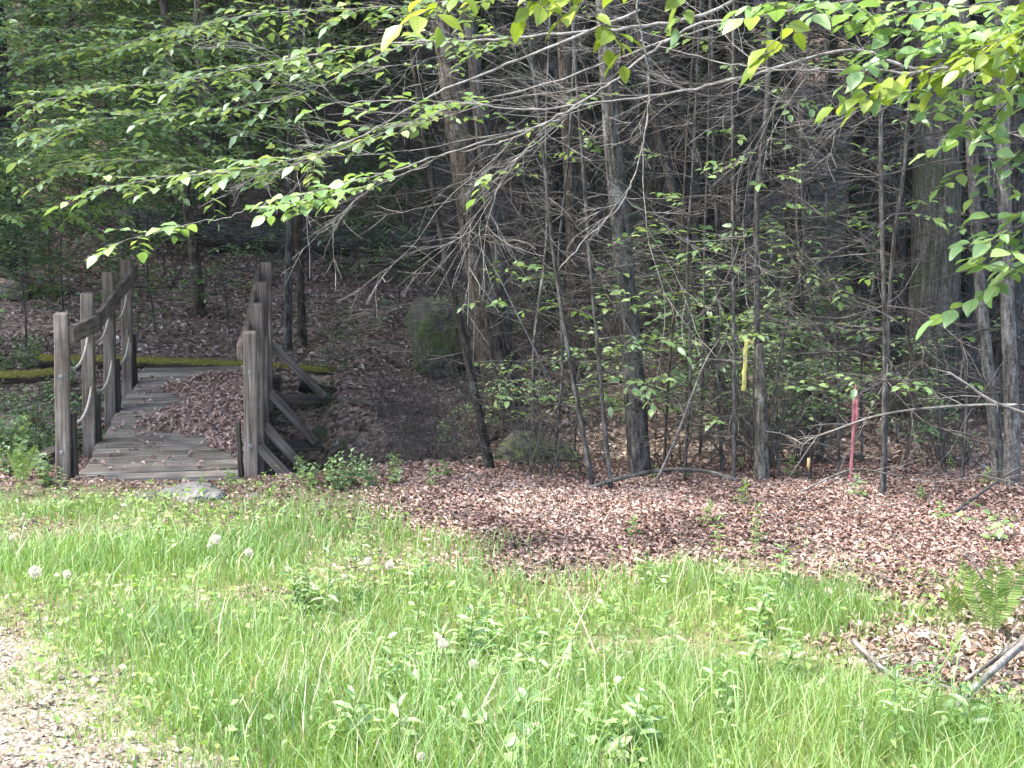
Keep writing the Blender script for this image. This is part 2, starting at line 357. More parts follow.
def mosslog_mat():
    k = N('yellow_moss_on_log'); v = k.attr('lc').outputs['Vector']; p = k.n('NewGeometry').outputs['Normal']
    z = k.n('SeparateXYZ', i_Vector=p).outputs[2]; n = k.noise(v, 9, 5, .65); n2 = k.noise(v, 60, 3)
    a = k.n('Math', operation='MULTIPLY_ADD', i_0=n, i_1=1.3, i_2=z).outputs[0]
    mm = k.ramp(a, [(.62, (0, 0, 0)), (.85, (1, 1, 1))])
    b = k.ramp(k.noise(k.scale(v, (1, 1, .15)), 20, 5), [(.3, (.02, .016, .012)), (.7, (.10, .08, .06))])
    mo = k.ramp(n2, [(.3, (.08, .075, .02)), (.7, (.22, .19, .045))])
    k.pbsdf(k.mix(mm, b, mo), 1, k.bump(n2, .8, .02)); return k.m
M['mosslog'] = mosslog_mat()

# ------------------------------------------------------------------ GROUND (one sheet)
def build_ground():
    def axis(br):
        out = []
        for a, b, st in br: out += list(np.arange(a, b, st))
        return np.array(out + [br[-1][1]])
    xs = axis([(-140, -40, 8), (-40, -12, 1.2), (-12, -5, .3), (-5, 5, .09), (5, 12, .3), (12, 40, 1.2), (40, 140, 8)])
    ys = axis([(-60, -4, 4), (-4, 3, .4), (3, 13, .09), (13, 24, .25), (24, 50, 1), (50, 130, 6)])
    X, Y = np.meshgrid(xs, ys); Z = zg(X, Y); n, m = X.shape
    Z = Z + (rng.uniform(-.008, .008, X.shape)) * (Y < 24)
    gv = gravel_mask(X, Y); b = MB()
    i = np.arange(n - 1)[:, None] * m; j = np.arange(m - 1)[None]
    F = np.stack([i + j, i + j + 1, i + m + j + 1, i + m + j], -1).reshape(-1, 4)
    b.add(np.stack([X, Y, Z], -1).reshape(-1, 3), F)
    o = kind(b.build('ground', M['ground']), 'structure')
    me = o.data
    for nm, val in (('grassy', grass_mask(X, Y)), ('gravelly', gv)):
        a = me.attributes.new(nm, 'FLOAT', 'POINT'); a.data.foreach_set('value', val.astype(np.float32).ravel())
build_ground()

# ------------------------------------------------------------------ twigs, branches, sprays
def unit(v): v = np.asarray(v, float); return v / (np.linalg.norm(v) + 1e-9)
def smooth_path(pts, n):
    pts = np.asarray(pts, float)
    if len(pts) < 3: 
        t = np.linspace(0, 1, n)[:, None]; return pts[0] * (1 - t) + pts[-1] * t
    q = np.vstack([2 * pts[0] - pts[1], pts, 2 * pts[-1] - pts[-2]]); out = []
    seg = len(pts) - 1
    for tt in np.linspace(0, seg - 1e-6, n):
        k = int(tt); f = tt - k; a, b, c, d = q[k:k + 4]
        out.append(.5 * (2 * b + (c - a) * f + (2 * a - 5 * b + 4 * c - d) * f * f + (3 * b - 3 * c + d - a) * f ** 3))
    return np.array(out)
def wander(p0, d, L, n, jit=.12, droop=0.0):
    d = unit(d); pts = [np.asarray(p0, float)]; st = L / n
    for _ in range(n):
        d = unit(d + rng.normal(0, jit, 3) + np.array([0, 0, droop])); pts.append(pts[-1] + d * st)
    return np.array(pts)
def twiggy(mb, p0, d, L, r, depth=2, kids=5, jit=.12, droop=-.02, spread=.9, ends=None, nside=4):
    n = max(3, int(L / .16)); pts = wander(p0, d, L, n, jit, droop)
    mb.tube(pts, np.linspace(r, max(r * .3, .0012), len(pts)), nside if r < .006 else 5, rnd=rng.uniform(), cap=False)
    if ends is not None: ends.append(pts)
    if depth <= 0: return
    for i in range(kids):
        t = rng.uniform(.2, .97); k = min(int(t * n), n - 1); a = pts[k]; dd = unit(pts[k + 1] - pts[k])
        s = unit(np.cross(dd, rng.normal(0, 1, 3))); s[2] *= .6
        twiggy(mb, a, dd * .6 + s * spread, L * rng.uniform(.28, .6) * (1.1 - .5 * t), max(r * .5, .0012), depth - 1, max(2, kids - 2), jit * 1.15, droop, spread, ends)

def sweep(mb, p0, d, L, r, depth):
    n = max(5, int(L / .07)); d = unit(d); pts = [np.asarray(p0, float)]; bend = rng.normal(0, .05, 3)
    for _ in range(n):
        d = unit(d + bend + rng.normal(0, .085, 3)); bend = bend * .9 + rng.normal(0, .012, 3); pts.append(pts[-1] + d * L / n)
    pts = np.array(pts); mb.tube(pts, np.linspace(r, max(r * .35, .0009), n + 1), 4, rnd=rng.uniform(), cap=False)
    if depth > 0:
        for i in range(int(rng.integers(2, 6))):
            k = rng.integers(1, n); dd = unit(pts[k + 1] - pts[k]); q = unit(np.cross(dd, rng.normal(0, 1, 3))); q[2] *= .5
            sweep(mb, pts[k], dd + q * rng.uniform(.45, .9), L * rng.uniform(.25, .6), max(r * .6, .001), depth - 1)

def spray_leaves(lb, tw, twb, t0, t1, step, ll, ldense=1.0, detail=1, side_len=(.12, .32), droop=-.25, ww=.55, updev=.35, bright=(0, 1)):
    """alternate flat side twigs along a branch polyline `tw`, with leaves; wood into twb, leaves into lb"""
    n = len(tw); seg = np.linalg.norm(np.diff(tw, axis=0), axis=1); tot = seg.sum(); cum = np.concatenate([[0], np.cumsum(seg)])
    s = t0 * tot; side = 1; Pp = []; Dd = []; Nn = []; Ll = []
    while s < t1 * tot:
        k = min(np.searchsorted(cum, s) - 1, n - 2); k = max(k, 0); f = (s - cum[k]) / max(seg[k], 1e-6)
        a = tw[k] * (1 - f) + tw[k + 1] * f; d = unit(tw[k + 1] - tw[k])
        h = unit(np.cross(d, [0, 0, 1])) * side + rng.normal(0, .25, 3)
        L = rng.uniform(*side_len); pts = wander(a, d * .7 + h * .8 + np.array([0, 0, rng.uniform(-.15, .1)]), L, 5, .10, -.03)
        if twb is not None: twb.tube(pts, np.linspace(.0024, .001, 6), 3, rnd=rng.uniform(), cap=False)
        ls = 1
        m = max(2, int(L / (ll * .55) * ldense))
        for i in range(m + 1):
            f2 = (i + .6) / (m + .6); kk = min(int(f2 * 5), 4); b = pts[kk] + (pts[kk + 1] - pts[kk]) * (f2 * 5 - kk)
            dd = unit(pts[kk + 1] - pts[kk]); hh = unit(np.cross(dd, [0, 0, 1])) * ls
            if i == m: hh *= .1
            Pp.append(b); Dd.append(unit(dd * .6 + hh * .85) + np.array([0, 0, rng.uniform(droop - .25, droop + .25)])); Nn.append(np.array([0, 0, 1.]) + rng.normal(0, updev, 3)); Ll.append(ll * rng.uniform(.6, 1.15)); ls = -ls
        s += step * rng.uniform(.6, 1.4); side = -side
    if Pp:
        Ll = np.array(Ll); lb.leaves(Pp, Dd, Nn, Ll, Ll * ww * rng.uniform(.85, 1.15, len(Ll)), rng.uniform(bright[0], bright[1], len(Ll)), detail, .10)

# crown prototypes (above the picture): leaf clumps through an uneven volume
def crown_mesh(name, rx, rz, count, size, seed, mat):
    r_ = np.random.default_rng(seed); b = MB()
    cl = r_.normal(0, 1, (26, 3)); cl /= np.linalg.norm(cl, axis=1)[:, None]; cl *= r_.uniform(.35, 1, (26, 1)) * np.array([rx, rx, rz])
    idx = r_.integers(0, 26, count); p = cl[idx] + r_.normal(0, .34, (count, 3)) * np.array([rx, rx, rz * .7]) * .55
    d = r_.normal(0, 1, (count, 3)); d[:, 2] *= .4; nn = np.array([0, 0, 1.]) + r_.normal(0, .6, (count, 3))
    b.leaves(p, d, nn, r_.uniform(.6, 1.2, count) * size, size * .7, r_.uniform(0, 1, count), 0, .1)
    return b.mesh(name, mat)
CROWNS = [crown_mesh('crown_mesh', 2.8, 3.2, 1500, .42, 11, M['canopy']), crown_mesh('crown_mesh', 3.2, 3.8, 1700, .42, 12, M['canopy']), crown_mesh('crown_mesh', 2.4, 4.4, 1800, .40, 13, M['needles'])]
def add_crown(t, loc, i, scl=1.0):
    o = bpy.data.objects.new('crown', CROWNS[i]); COL.objects.link(o); o.parent = t; o.location = loc; o.scale = (scl,) * 3; o.rotation_euler = (0, 0, rng.uniform(0, 6))
    return o

def flare(k, amt, lobes=5, ph=0.0):
    def f(th, m):
        t = np.linspace(0, 1, m)[:, None]; e = np.exp(-t * k)
        return 1 + amt * e * (1 + .35 * np.sin(lobes * th[None] + ph)) + .04 * np.sin(3 * th[None] + 9 * t)
    return f
def trunk_tree(name, label, pix, Y, wpx, H, bark, n=12, dead=10, dl=(.5, 1.5), crown=0, cs=1.0, fl=(14, .35), wob=.04, top_w=.45, group=None, extra_roots=0, leafy=0, ll=.075, dmin=.5, dmax=5.0, cat='tree', twigm='twig_dark', kids=4):
    """trunk traced bottom to top in the plane y = Y, grown on upward to height H"""
    pts = [P(u, v, Y) for (u, v) in pix]
    base = pts[0].copy(); base[2] = float(zg(base[0], base[1]))
    pts[0] = base; d = unit(pts[-1] - pts[0]); z = pts[-1][2]; q = pts[-1].copy()
    while q[2] - base[2] < H:
        d = unit(d * .8 + np.array([0, 0, .2]) + rng.normal(0, .015, 3)); q = q + d * 1.2; pts.append(q)
    pts = [base - np.array([0, 0, .25])] + pts
    path = smooth_path(pts, 34) - base
    r0 = wpx * Y / FPX / 2
    t = thing(name, label, cat, base, 0, group)
    b = MB(); b.tube(path, np.linspace(r0, r0 * top_w, 34), n, wob=wob, fl=flare(fl[0], fl[1], 5, rng.uniform(0, 6)))
    for i in range(extra_roots):
        a = rng.uniform(0, 6.28); dr = np.array([math.cos(a), math.sin(a), 0]); L = r0 * rng.uniform(2.2, 3.4); rp = [np.array([0, 0, r0 * 1.4]) + dr * r0 * .5]
        for s in (.4, .7, 1.0): 
            qq = dr * (r0 * .8 + L * s); rp.append(np.array([qq[0], qq[1], float(zg(base[0] + qq[0], base[1] + qq[1])) - base[2] + r0 * .25 * (1 - s) - .02 * s]))
        b.tube(smooth_path(rp, 9), np.linspace(r0 * .5, r0 * .1, 9), 8, wob=.06)
    b.build('trunk', M[bark], t)
    if dead:
        for i in range(int(dead * 1.5)):
            b = MB()
            h = rng.uniform(dmin, dmax); k = int(np.argmin(abs(path[:, 2] - h))); a = rng.uniform(0, 6.28)
            L = rng.uniform(*dl)
            sweep(b, path[k], (math.cos(a), math.sin(a) * .8, rng.uniform(-.3, .35)), L * 1.15, .0025 + .003 * L, 2)
            b.build('bare_branch', M[twigm], t)
    if leafy:
        for i in range(leafy):
            lb = MB(); wb = MB(); h = rng.uniform(.4, 3.2); k = int(np.argmin(abs(path[:, 2] - h))); a = rng.uniform(0, 6.28); br = wander(path[k], (math.cos(a), math.sin(a) * .7, .25), rng.uniform(.25, .6), 7, .1, -.03); wb.tube(br, np.linspace(.003, .0012, 8), 4, cap=False); spray_leaves(lb, br, wb, .45, 1.0, .09, ll, 1, 1, (.08, .2), -.15)
            bo = wb.build('leafy_twig', M['twig_dark'], t); lb.build('leaves', M['beech_near'], bo)
    if crown is not None: add_crown(t, path[-1] - np.array([0, 0, .8]), crown, cs)
    return t

# ------------------------------------------------------------------ THE FOOTBRIDGE
def build_bridge():
    pl = P(67, 475, 8.78); pr = P(251, 488, 8.60)
    yaw = math.atan((320 - 512) / FPX) ; fw = np.array([math.sin(yaw), math.cos(yaw), 0])
    base = (pl + pr) / 2; base[2] = pl[2] + .005
    W2 = .616
    t = thing('footbridge', 'weathered grey timber footbridge with rope-strung railings over the ditch', 'footbridge', base, -yaw)
    t.rotation_euler = (R(1.5), 0, -yaw)
    YS = [0.0, 1.0, 2.02, 3.05]
    DECK = .0
    # deck: boards laid across
    b = MB(); y = .02
    while y < 3.75:
        wd = .125 + rng.uniform(-.004, .004); z = DECK + rng.uniform(-.006, .006); sk = rng.uniform(-.012, .012)
        x0 = -W2 + .075 + rng.uniform(-.02, .02); x1 = W2 - .06 + rng.uniform(-.02, .02)
        b.beam((x0, y + wd / 2 - sk * .3, z - .019 + rng.uniform(-.003, .003)), (x1, y + wd / 2 + sk, z - .019), wd, .038, jit=.0015); y += wd + rng.uniform(.009, .02)
    b.build('deck', M['wood_deck'], t, smooth=False)
    for x in (-W2 + .14, 0.02, W2 - .14):
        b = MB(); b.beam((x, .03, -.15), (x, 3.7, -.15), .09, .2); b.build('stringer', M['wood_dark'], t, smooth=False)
    HS = {-1: [1.14, 1.125, 1.14, 1.11], 1: [.985, 1.01, 1.03, 1.075]}
    for sx in (-1, 1):
        tops = []; hs = HS[sx]
        for i, yy in enumerate(YS):
            x = sx * W2; lean = (.062 if sx < 0 else .034) + rng.uniform(-.008, .008); zb = -.28 if i in (0, 3) else -.32
            zb = -.10 if (i == 0) else zb
            h = hs[i] + rng.uniform(-.012, .012)
            if sx > 0 and i == 0: h += .0
            b = MB(); b.beam((x, yy, zb), (x + lean, yy + rng.uniform(-.01, .01), h), .088, .088, up=(0, 1, 0), bev=.007, rnd=rng.uniform(.45, 1)); p = b.build('post', M['wood'], t, smooth=False)
            for hz in ((.72, .21) if i == 0 else (.78, .25)):
                bb = MB(); c0 = np.array([x + lean * hz / h, yy - .043, hz])
                bb.tube([c0, c0 + (0, -.004, 0), c0 + (0, -.005, 0), c0 + (0, -.016, 0)], [.016, .016, .0095, .0085], 10)
                bb.build('bolt', M['bolt'], p, smooth=False)
                bb = MB(); c1 = np.array([x + lean * hz / h - sx * .043, yy, hz + .03]); bb.tube([c1, c1 + (-sx * .012, 0, 0)], .010, 8); bb.build('bolt', M['bolt'], p, smooth=False)
            tops.append(x + lean)
            # short dark cleat on the inner face at deck level
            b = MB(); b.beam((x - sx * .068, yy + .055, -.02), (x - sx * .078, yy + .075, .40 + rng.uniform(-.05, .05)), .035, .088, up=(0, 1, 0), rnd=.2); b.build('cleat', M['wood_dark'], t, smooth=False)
            # outrigger under the deck and the brace up to the post (open on the right bank)
            if sx > 0:
                bt, bx, bz = [(.20, .44, -.30), (.10, .34, -.30), (.13, .43, -.36), (.33, .52, -.20)][i]
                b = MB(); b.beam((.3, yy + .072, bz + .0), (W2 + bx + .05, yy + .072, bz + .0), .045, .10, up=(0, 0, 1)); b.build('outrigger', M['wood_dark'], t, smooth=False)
                b = MB(); b.beam((W2 + .052, yy + .02, bt), (W2 + bx, yy + .02, bz + .03), .036, .072, up=(.7, 0, .7), rnd=.5); b.build('brace', M['wood'], t, smooth=False)
        # handrail boards, joined at the posts
        LN = .062 if sx < 0 else .034; xin = sx * (W2 - .044 - .022) + LN * .82; rz = [.99, .90, .945, .99] if sx < 0 else [.855, .82, .875, .94]
        ys2 = [-.02, 1.0, 2.02, 3.2]
        for i in range(3):
            b = MB(); b.beam((xin - sx * .0015 * i, ys2[i], rz[i]), (xin - sx * .0015 * i, ys2[i + 1] - .003, rz[i + 1]), .04, .115, rnd=.55); b.build('handrail', M['wood'], t, smooth=False)
        # ropes
        for i in range(3):
            for h0, sag in (((.80, .13), (.41, .12)) if sx < 0 else ((.72, .12), (.35, .11))):
                xr = sx * (W2 - .02) + LN * .6; a = np.array([xr, YS[i] + .04, h0]); c = np.array([xr, YS[i + 1] - .04, h0 + .02]); pp = []
                for s in np.linspace(0, 1, 13):
                    q = a * (1 - s) + c * s; q[2] -= sag * 4 * s * (1 - s) * (1 + .25 * (s - .5)) + .004 * math.sin(9 * s); pp.append(q)
                b = MB(); b.tube(pp, .0095, 7); b.build('rope', M['rope'], t)
    # sill timbers at both ends
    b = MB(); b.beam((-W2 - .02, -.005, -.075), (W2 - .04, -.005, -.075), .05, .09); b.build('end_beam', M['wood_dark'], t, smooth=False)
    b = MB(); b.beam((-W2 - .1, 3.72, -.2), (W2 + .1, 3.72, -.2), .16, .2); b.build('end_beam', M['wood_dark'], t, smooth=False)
    return t, base, yaw
bridge, BB, BYAW = build_bridge()
bmat = Matrix.Translation(Vector(BB)) @ Matrix.Rotation(-BYAW, 4, 'Z') @ Matrix.Rotation(R(1.5), 4, 'X')
def BW(x, y, z): return np.array(bmat @ Vector((x, y, z)))
# drift of dead leaves on the deck
b = MB(); n = 5200
xx = rng.uniform(-.53, .54, n * 3); yy = rng.uniform(.15, 3.3, n * 3)
def pile_h(x, y):
    w_ = .02 + .58 * sst(.2, 1.5, y) - .12 * sst(2.6, 3.4, y)
    edge = .53 - w_ * (1.15 + .3 * np.sin(5 * y)) + .05 * np.sin(13 * y + 4 * x) + .10 * (vnoise(x, y, .22, 5) - .5)
    return sst(0, .55, x - edge) * .15 * sst(.3, 1.3, y) * (1 - .75 * sst(2.5, 3.2, y))
hh = pile_h(xx, yy); keep = (hh > .004) | (rng.uniform(0, 1, n * 3) < .02); xx = xx[keep][:n]; yy = yy[keep][:n]; hh = hh[keep][:n]
pp = np.array([BW(a, c, e + .006) for a, c, e in zip(xx, yy, hh)]); pp[:, 2] += rng.uniform(0, .02, len(pp))
dd = rng.normal(0, 1, pp.shape); dd[:, 2] *= .35; nn = np.array([0, 0, 1.]) + rng.normal(0, .5, pp.shape)
b.leaves(pp, dd, nn, rng.uniform(.03, .065, len(pp)), rng.uniform(.02, .038, len(pp)), rng.beta(2, 2, len(pp)), 1, .3)
# body of the drift
gx, gy = np.meshgrid(np.linspace(-.5, .53, 30), np.linspace(.2, 3.3, 60)); gh = pile_h(gx, gy); gh = np.where(gh > .012, gh - .004, -.05)
V = np.array([BW(a, c, e) for a, c, e in zip(gx.ravel(), gy.ravel(), gh.ravel())])
i = np.arange(59)[:, None] * 30; j = np.arange(29)[None]; b.add(V, np.stack([i + j, i + j + 1, i + 31 + j, i + 30 + j], -1).reshape(-1, 4), None, None, rng.uniform(.1, .5, len(V)))
o = kind(tag(b.build('leaf_drift', M['litter_drift'], None, smooth=False), 'drift of brown dead leaves heaped on the footbridge deck', 'leaves'), 'stuff')

# ------------------------------------------------------------------ stones, logs
def rock(name, label, loc, size, mat, seed, cat='rock', sub=5, rough=.45):
    import bmesh
    bm = bmesh.new(); bmesh.ops.create_icosphere(bm, subdivisions=sub, radius=1.0); r_ = np.random.default_rng(seed)
    pl = r_.normal(0, 1, (9, 3)); pl /= np.linalg.norm(pl, axis=1)[:, None]; of = r_.uniform(.5, .9, 9); ph = r_.uniform(0, 6, 6)
    for v in bm.verts:
        c = np.array(v.co)
        for k in range(9):
            dq = c @ pl[k] - of[k]
            if dq > 0: c = c - pl[k] * dq * .85
        c = c * (1 + rough * .25 * math.sin(3 * c[0] + ph[0]) * math.sin(4 * c[1] + ph[1]) + rough * .12 * math.sin(9 * c[2] + ph[2]) * math.sin(8 * c[0] + ph[3]) + rough * .1 * r_.normal())
        v.co = Vector(c * np.array(size))
    me = bpy.data.meshes.new(name); bm.to_mesh(me); bm.free(); me.materials.append(mat)
    for p in me.polygons: p.use_smooth = True
    o = bpy.data.objects.new(name, me); COL.objects.link(o); o.location = loc; o.rotation_euler = (0, 0, r_.uniform(-.5, .5)); tag(o, label, cat); return o
p = G(190, 497); rock('boulder', 'pale grey rounded rock in the grass in front of the footbridge', p + (0, 0, -.005), (.22, .18, .085), M['rock_pale'], 5)
p = G(150, 497); rock('boulder', 'low flat pale stone beside the rounded rock before the bridge', p + (0, 0, -.015), (.20, .12, .05), M['rock_pale'], 8)
p = G(252, 497); rock('boulder', 'small flat stone sunk at the foot of the right bridge post', p + (0, 0, -.02), (.12, .07, .04), M['rock_pale'], 9)
p = G(436, 384); rock('boulder', 'tall mossy green boulder left of the thick brown tree trunk', p + (.02, .25, .28), (.36, .34, .56), M['rock_mossy'], 3)
p = G(530, 462); rock('boulder', 'mossy lump of rock at the foot of the thick brown trunk', p + (0, .1, .06), (.34, .25, .2), M['rock_mossy'], 14)
p = G(318, 446); rock('boulder', 'small mossy stone beside the bridge braces', p + (0, .1, .02), (.12, .1, .11), M['rock_mossy'], 21)
p = G(30, 300); rock('boulder', 'low mossy stone on the bank left of the bridge', p + (0, .1, .05), (.5, .3, .22), M['rock_mossy'], 22)
def log(name, label, pix, Ys, wpx, mat, n=12, taper=.8, sink=.3, cat='log', wob=.06, stubs=0, lift=None):
    pts = []
    for (u, v), Y in zip(pix, Ys):
        pts.append(P(u, v, Y))
        if lift is not None: pts[-1][2] = max(pts[-1][2], float(zg(pts[-1][0], Y)) + lift)
    c = np.mean(pts, axis=0); r = wpx * np.mean(Ys) / FPX / 2
    b = MB(); path = smooth_path(pts, 22) - c; b.tube(path, np.linspace(r, r * taper, 22), n, wob=wob)
    t = thing(name, label, cat, c) if stubs else None
    if stubs:
        b.build('trunk', mat, t); s = MB()
        for k in range(stubs):
            q = path[rng.integers(3, 20)]; twiggy(s, q, rng.normal(0, 1, 3) + np.array([0, 0, .8]), rng.uniform(.2, .7), .01, 1, 3)
        s.build('branch_stubs', M['twig_dark'], t); return t
    o = b.build(name, mat); o.location = c; return tag(o, label, cat)
log('fallen_log', 'yellow mossy log lying across the far end of the footbridge', [(40, 360), (130, 362), (245, 366), (335, 372)], [12.75, 12.75, 12.7, 12.6], 13, M['mosslog'])
log('fallen_log', 'mossy log end lying in green weeds left of the footbridge', [(-30, 376), (20, 377), (66, 372)], [11.9, 11.9, 12.0], 15, M['mosslog'])
log('fallen_log', 'big dark fallen trunk lying across the bank behind the footbridge', [(120, 222), (210, 232), (320, 240), (440, 244)], [17.9, 18.0, 18.1, 18.2], 32, M['bark_grey'], 14, .85, stubs=5, lift=.17)
log('fallen_log', 'thinner fallen log in front of the big dark fallen trunk', [(350, 256), (400, 264), (455, 274)], [16.5, 16.6, 16.7], 10, M['bark_brown'], 10, .8)
log('fallen_log', 'slanting fallen log on the bank at the far left', [(-20, 268), (60, 288), (110, 302)], [15.5, 15.3, 15.2], 9, M['bark_mossy'], 10, .7)
log('fallen_branch', 'long grey fallen branch lying along the edge of the wood', [(585, 490), (620, 478), (665, 470), (705, 471), (738, 480)], [8.35, 8.4, 8.5, 8.5, 8.3], 5.5, M['twig_dark'], 8, .6, cat='branch')
log('fallen_log', 'short dark rotten log behind the mossy log end of the bridge', [(300, 386), (345, 396), (352, 398)], [12.1, 12.1, 12.1], 12, M['bark_dark'], 10, .9)
# old timber end left of first bridge post
b = MB(); a = P(33, 465, 8.95); c = P(58, 452, 9.25); b.beam(a, c, .12, .09); o = tag(b.build('timber_offcut', M['wood_dark'], None, smooth=False), 'short dark timber lying in weeds beside the left bridge post', 'timber')

def pxs_(u, y): return (u - 512) / FPX * y
# ------------------------------------------------------------------ NAMED TREES at the wood's edge
trunk_tree('beech_tree', 'thick brown leaning tree trunk beside the mossy boulder', [(512, 452), (500, 400), (488, 330), (476, 250), (466, 180)], 10.6, 30, 12, 'bark_brown', 16, 18, (.5, 1.4), 0, 1.0, (9, .5), .06, .6, extra_roots=3)
trunk_tree('beech_tree', 'slimmer grey trunk rising close behind the thick brown leaning trunk', [(520, 440), (512, 380), (502, 310), (494, 240), (486, 170)], 11.1, 17, 11, 'bark_grey', 12, 12, (.4, 1.2), 0, .8, (9, .4))
trunk_tree('sapling_tree', 'near-black thin sapling trunk leaning left towards the mossy boulder', [(490, 468), (480, 420), (468, 360), (458, 310), (446, 262)], 9.0, 11, 5, 'bark_dark', 8, 9, (.3, .9), None, cat='sapling', top_w=.3, dmax=3, leafy=4)
trunk_tree('maple_tree', 'straight light grey trunk in the middle of the wood edge', [(640, 470), (634, 380), (626, 290), (617, 190), (610, 100)], 9.0, 21, 12, 'bark_grey', 12, 20, (.5, 1.6), 1, .9, (10, .4), .05, .6, leafy=5)
trunk_tree('maple_sapling', 'very thin grey sapling left of the thin straight one, bending right at its foot', [(592, 484), (577, 400), (563, 320), (552, 240), (544, 160)], 8.5, 5.5, 6, 'bark_grey', 6, 14, (.3, .9), None, cat='sapling', top_w=.4, dmax=4, leafy=9)
trunk_tree('maple_sapling', 'thin straight sapling just left of the light grey trunk', [(611, 486), (604, 420), (597, 340), (590, 260), (584, 180)], 8.4, 5, 6, 'bark_grey', 6, 14, (.3, .8), None, cat='sapling', top_w=.4, dmax=4, leafy=8)
trunk_tree('hemlock_tree', 'brown trunk behind the thin pale saplings', [(580, 450), (577, 380), (574, 300), (572, 200)], 12.0, 17, 12, 'bark_brown', 12, 16, (.6, 1.6), 2, .9)
trunk_tree('hemlock_tree', 'narrow dark brown trunk between the pale saplings and the light grey trunk', [(598, 440), (596, 360), (592, 270), (590, 180)], 13.0, 12, 12, 'bark_dark', 10, 14, (.6, 1.4), 2, .8)
trunk_tree('hemlock_tree', 'dark trunk standing behind the yellow-marked snag', [(800, 466), (797, 380), (794, 250), (790, 90)], 11.5, 20, 13, 'bark_dark', 12, 20, (.6, 1.6), 2, 1.0)
trunk_tree('hemlock_tree', 'wide near-black trunk left of the flared furrowed tree', [(893, 410), (891, 300), (890, 200), (888, 80)], 12.6, 32, 14, 'bark_dark', 14, 18, (.6, 1.6), 2, 1.0)
trunk_tree('oak_tree', 'massive furrowed tree with a flared mossy base on the right', [(926, 408), (930, 340), (934, 280), (936, 190), (937, 90)], 11.0, 46, 16, 'bark_furrow', 22, 10, (.6, 1.5), 1, 1.2, (10, .42), .05, .8, extra_roots=5, dmin=1.5)
trunk_tree('maple_sapling', 'tall thin grey sapling right of the red stake', [(882, 492), (884, 420), (885, 330), (882, 230), (880, 60)], 8.1, 6, 7, 'bark_grey', 6, 16, (.3, .9), None, cat='sapling', top_w=.5, dmax=4, leafy=9)
trunk_tree('maple_sapling', 'forked thin sapling leaning right beside the tall thin grey sapling', [(884, 490), (886, 420), (888, 330), (894, 240), (906, 150)], 8.2, 5, 6, 'bark_grey', 6, 12, (.3, .9), None, cat='sapling', top_w=.5, dmax=4, leafy=6)
trunk_tree('maple_tree', 'slim grey trunk, left one of the pair under the right leaf sprays', [(1000, 470), (994, 420), (986, 350), (980, 290), (974, 190), (970, 120)], 8.6, 14, 11, 'bark_pale', 10, 12, (.4, 1.3), 1, .8)
trunk_tree('maple_tree', 'thicker grey trunk at the right edge with stubby side shoots', [(1012, 482), (1012, 420), (1009, 340), (1006, 260), (1003, 130)], 8.4, 17, 11, 'bark_pale', 10, 16, (.4, 1.3), 0, .8, leafy=4)
trunk_tree('beech_tree', 'small forked trunk standing on the bank behind the bridge deck', [(199, 300), (196, 270), (190, 225), (184, 180)], 15.0, 12, 9, 'bark_brown', 10, 10, (.5, 1.4), 0, .55, dmin=1)
trunk_tree('beech_tree', 'slim trunk behind the right bridge rail, left one of the close pair', [(287, 326), (288, 280), (290, 220), (290, 170)], 13.5, 9, 9, 'bark_grey', 10, 10, (.5, 1.3), 0, .55)
trunk_tree('beech_tree', 'slim trunk behind the right bridge rail, right one of the close pair', [(302, 326), (300, 280), (298, 220), (298, 170)], 13.7, 9, 9, 'bark_brown', 10, 10, (.5, 1.3), 0, .55)
trunk_tree('birch_sapling', 'thin pale stem rising left of the yellow-marked snag', [(734, 478), (734, 380), (733, 250), (733, 90)], 8.5, 4.5, 6, 'bark_grey', 6, 14, (.3, .9), None, cat='sapling', dmax=4, leafy=9)
trunk_tree('birch_sapling', 'slender stem rising from behind the yellow-marked snag', [(757, 480), (757, 380), (757, 300), (757, 200), (768, 90)], 8.7, 8, 7, 'bark_grey', 6, 14, (.3, .9), None, cat='sapling', dmax=4, leafy=9)
trunk_tree('hemlock_tree', 'leaning dark trunk behind the green understory right of centre', [(738, 466), (722, 390), (706, 330), (690, 260)], 10.2, 11, 9, 'bark_dark', 10, 10, (.5, 1.2), 2, .6)

for (u, Y) in [(534, 9.6), (552, 8.9), (664, 9.3), (684, 8.7), (700, 9.8), (722, 9.1), (779, 8.8), (822, 9.6), (838, 8.8), (862, 9.4), (906, 8.9), (942, 9.2), (962, 8.6)]:
    gp = on(pxs_(u, Y), Y); v0 = 384 - ((gp - CO) @ CU) / ((gp - CO) @ CF) * FPX; dx = rng.uniform(-26, 26); bx = rng.uniform(-9, 9)
    trunk_tree('maple_sapling', 'thin bare sapling stem among the twigs at the wood edge', [(u, v0), (u + dx * .3 + bx, v0 - 110), (u + dx * .7 - bx, v0 - 220), (u + dx, v0 - 330)], Y, rng.uniform(3, 4.6), rng.uniform(3.5, 6), 'bark_grey' if rng.uniform() < .6 else 'bark_brown', 6, 7, (.25, .8), None, cat='sapling', top_w=.4, dmax=3.2, leafy=int(rng.integers(1, 5)), group='thin sapling stems at the wood edge')
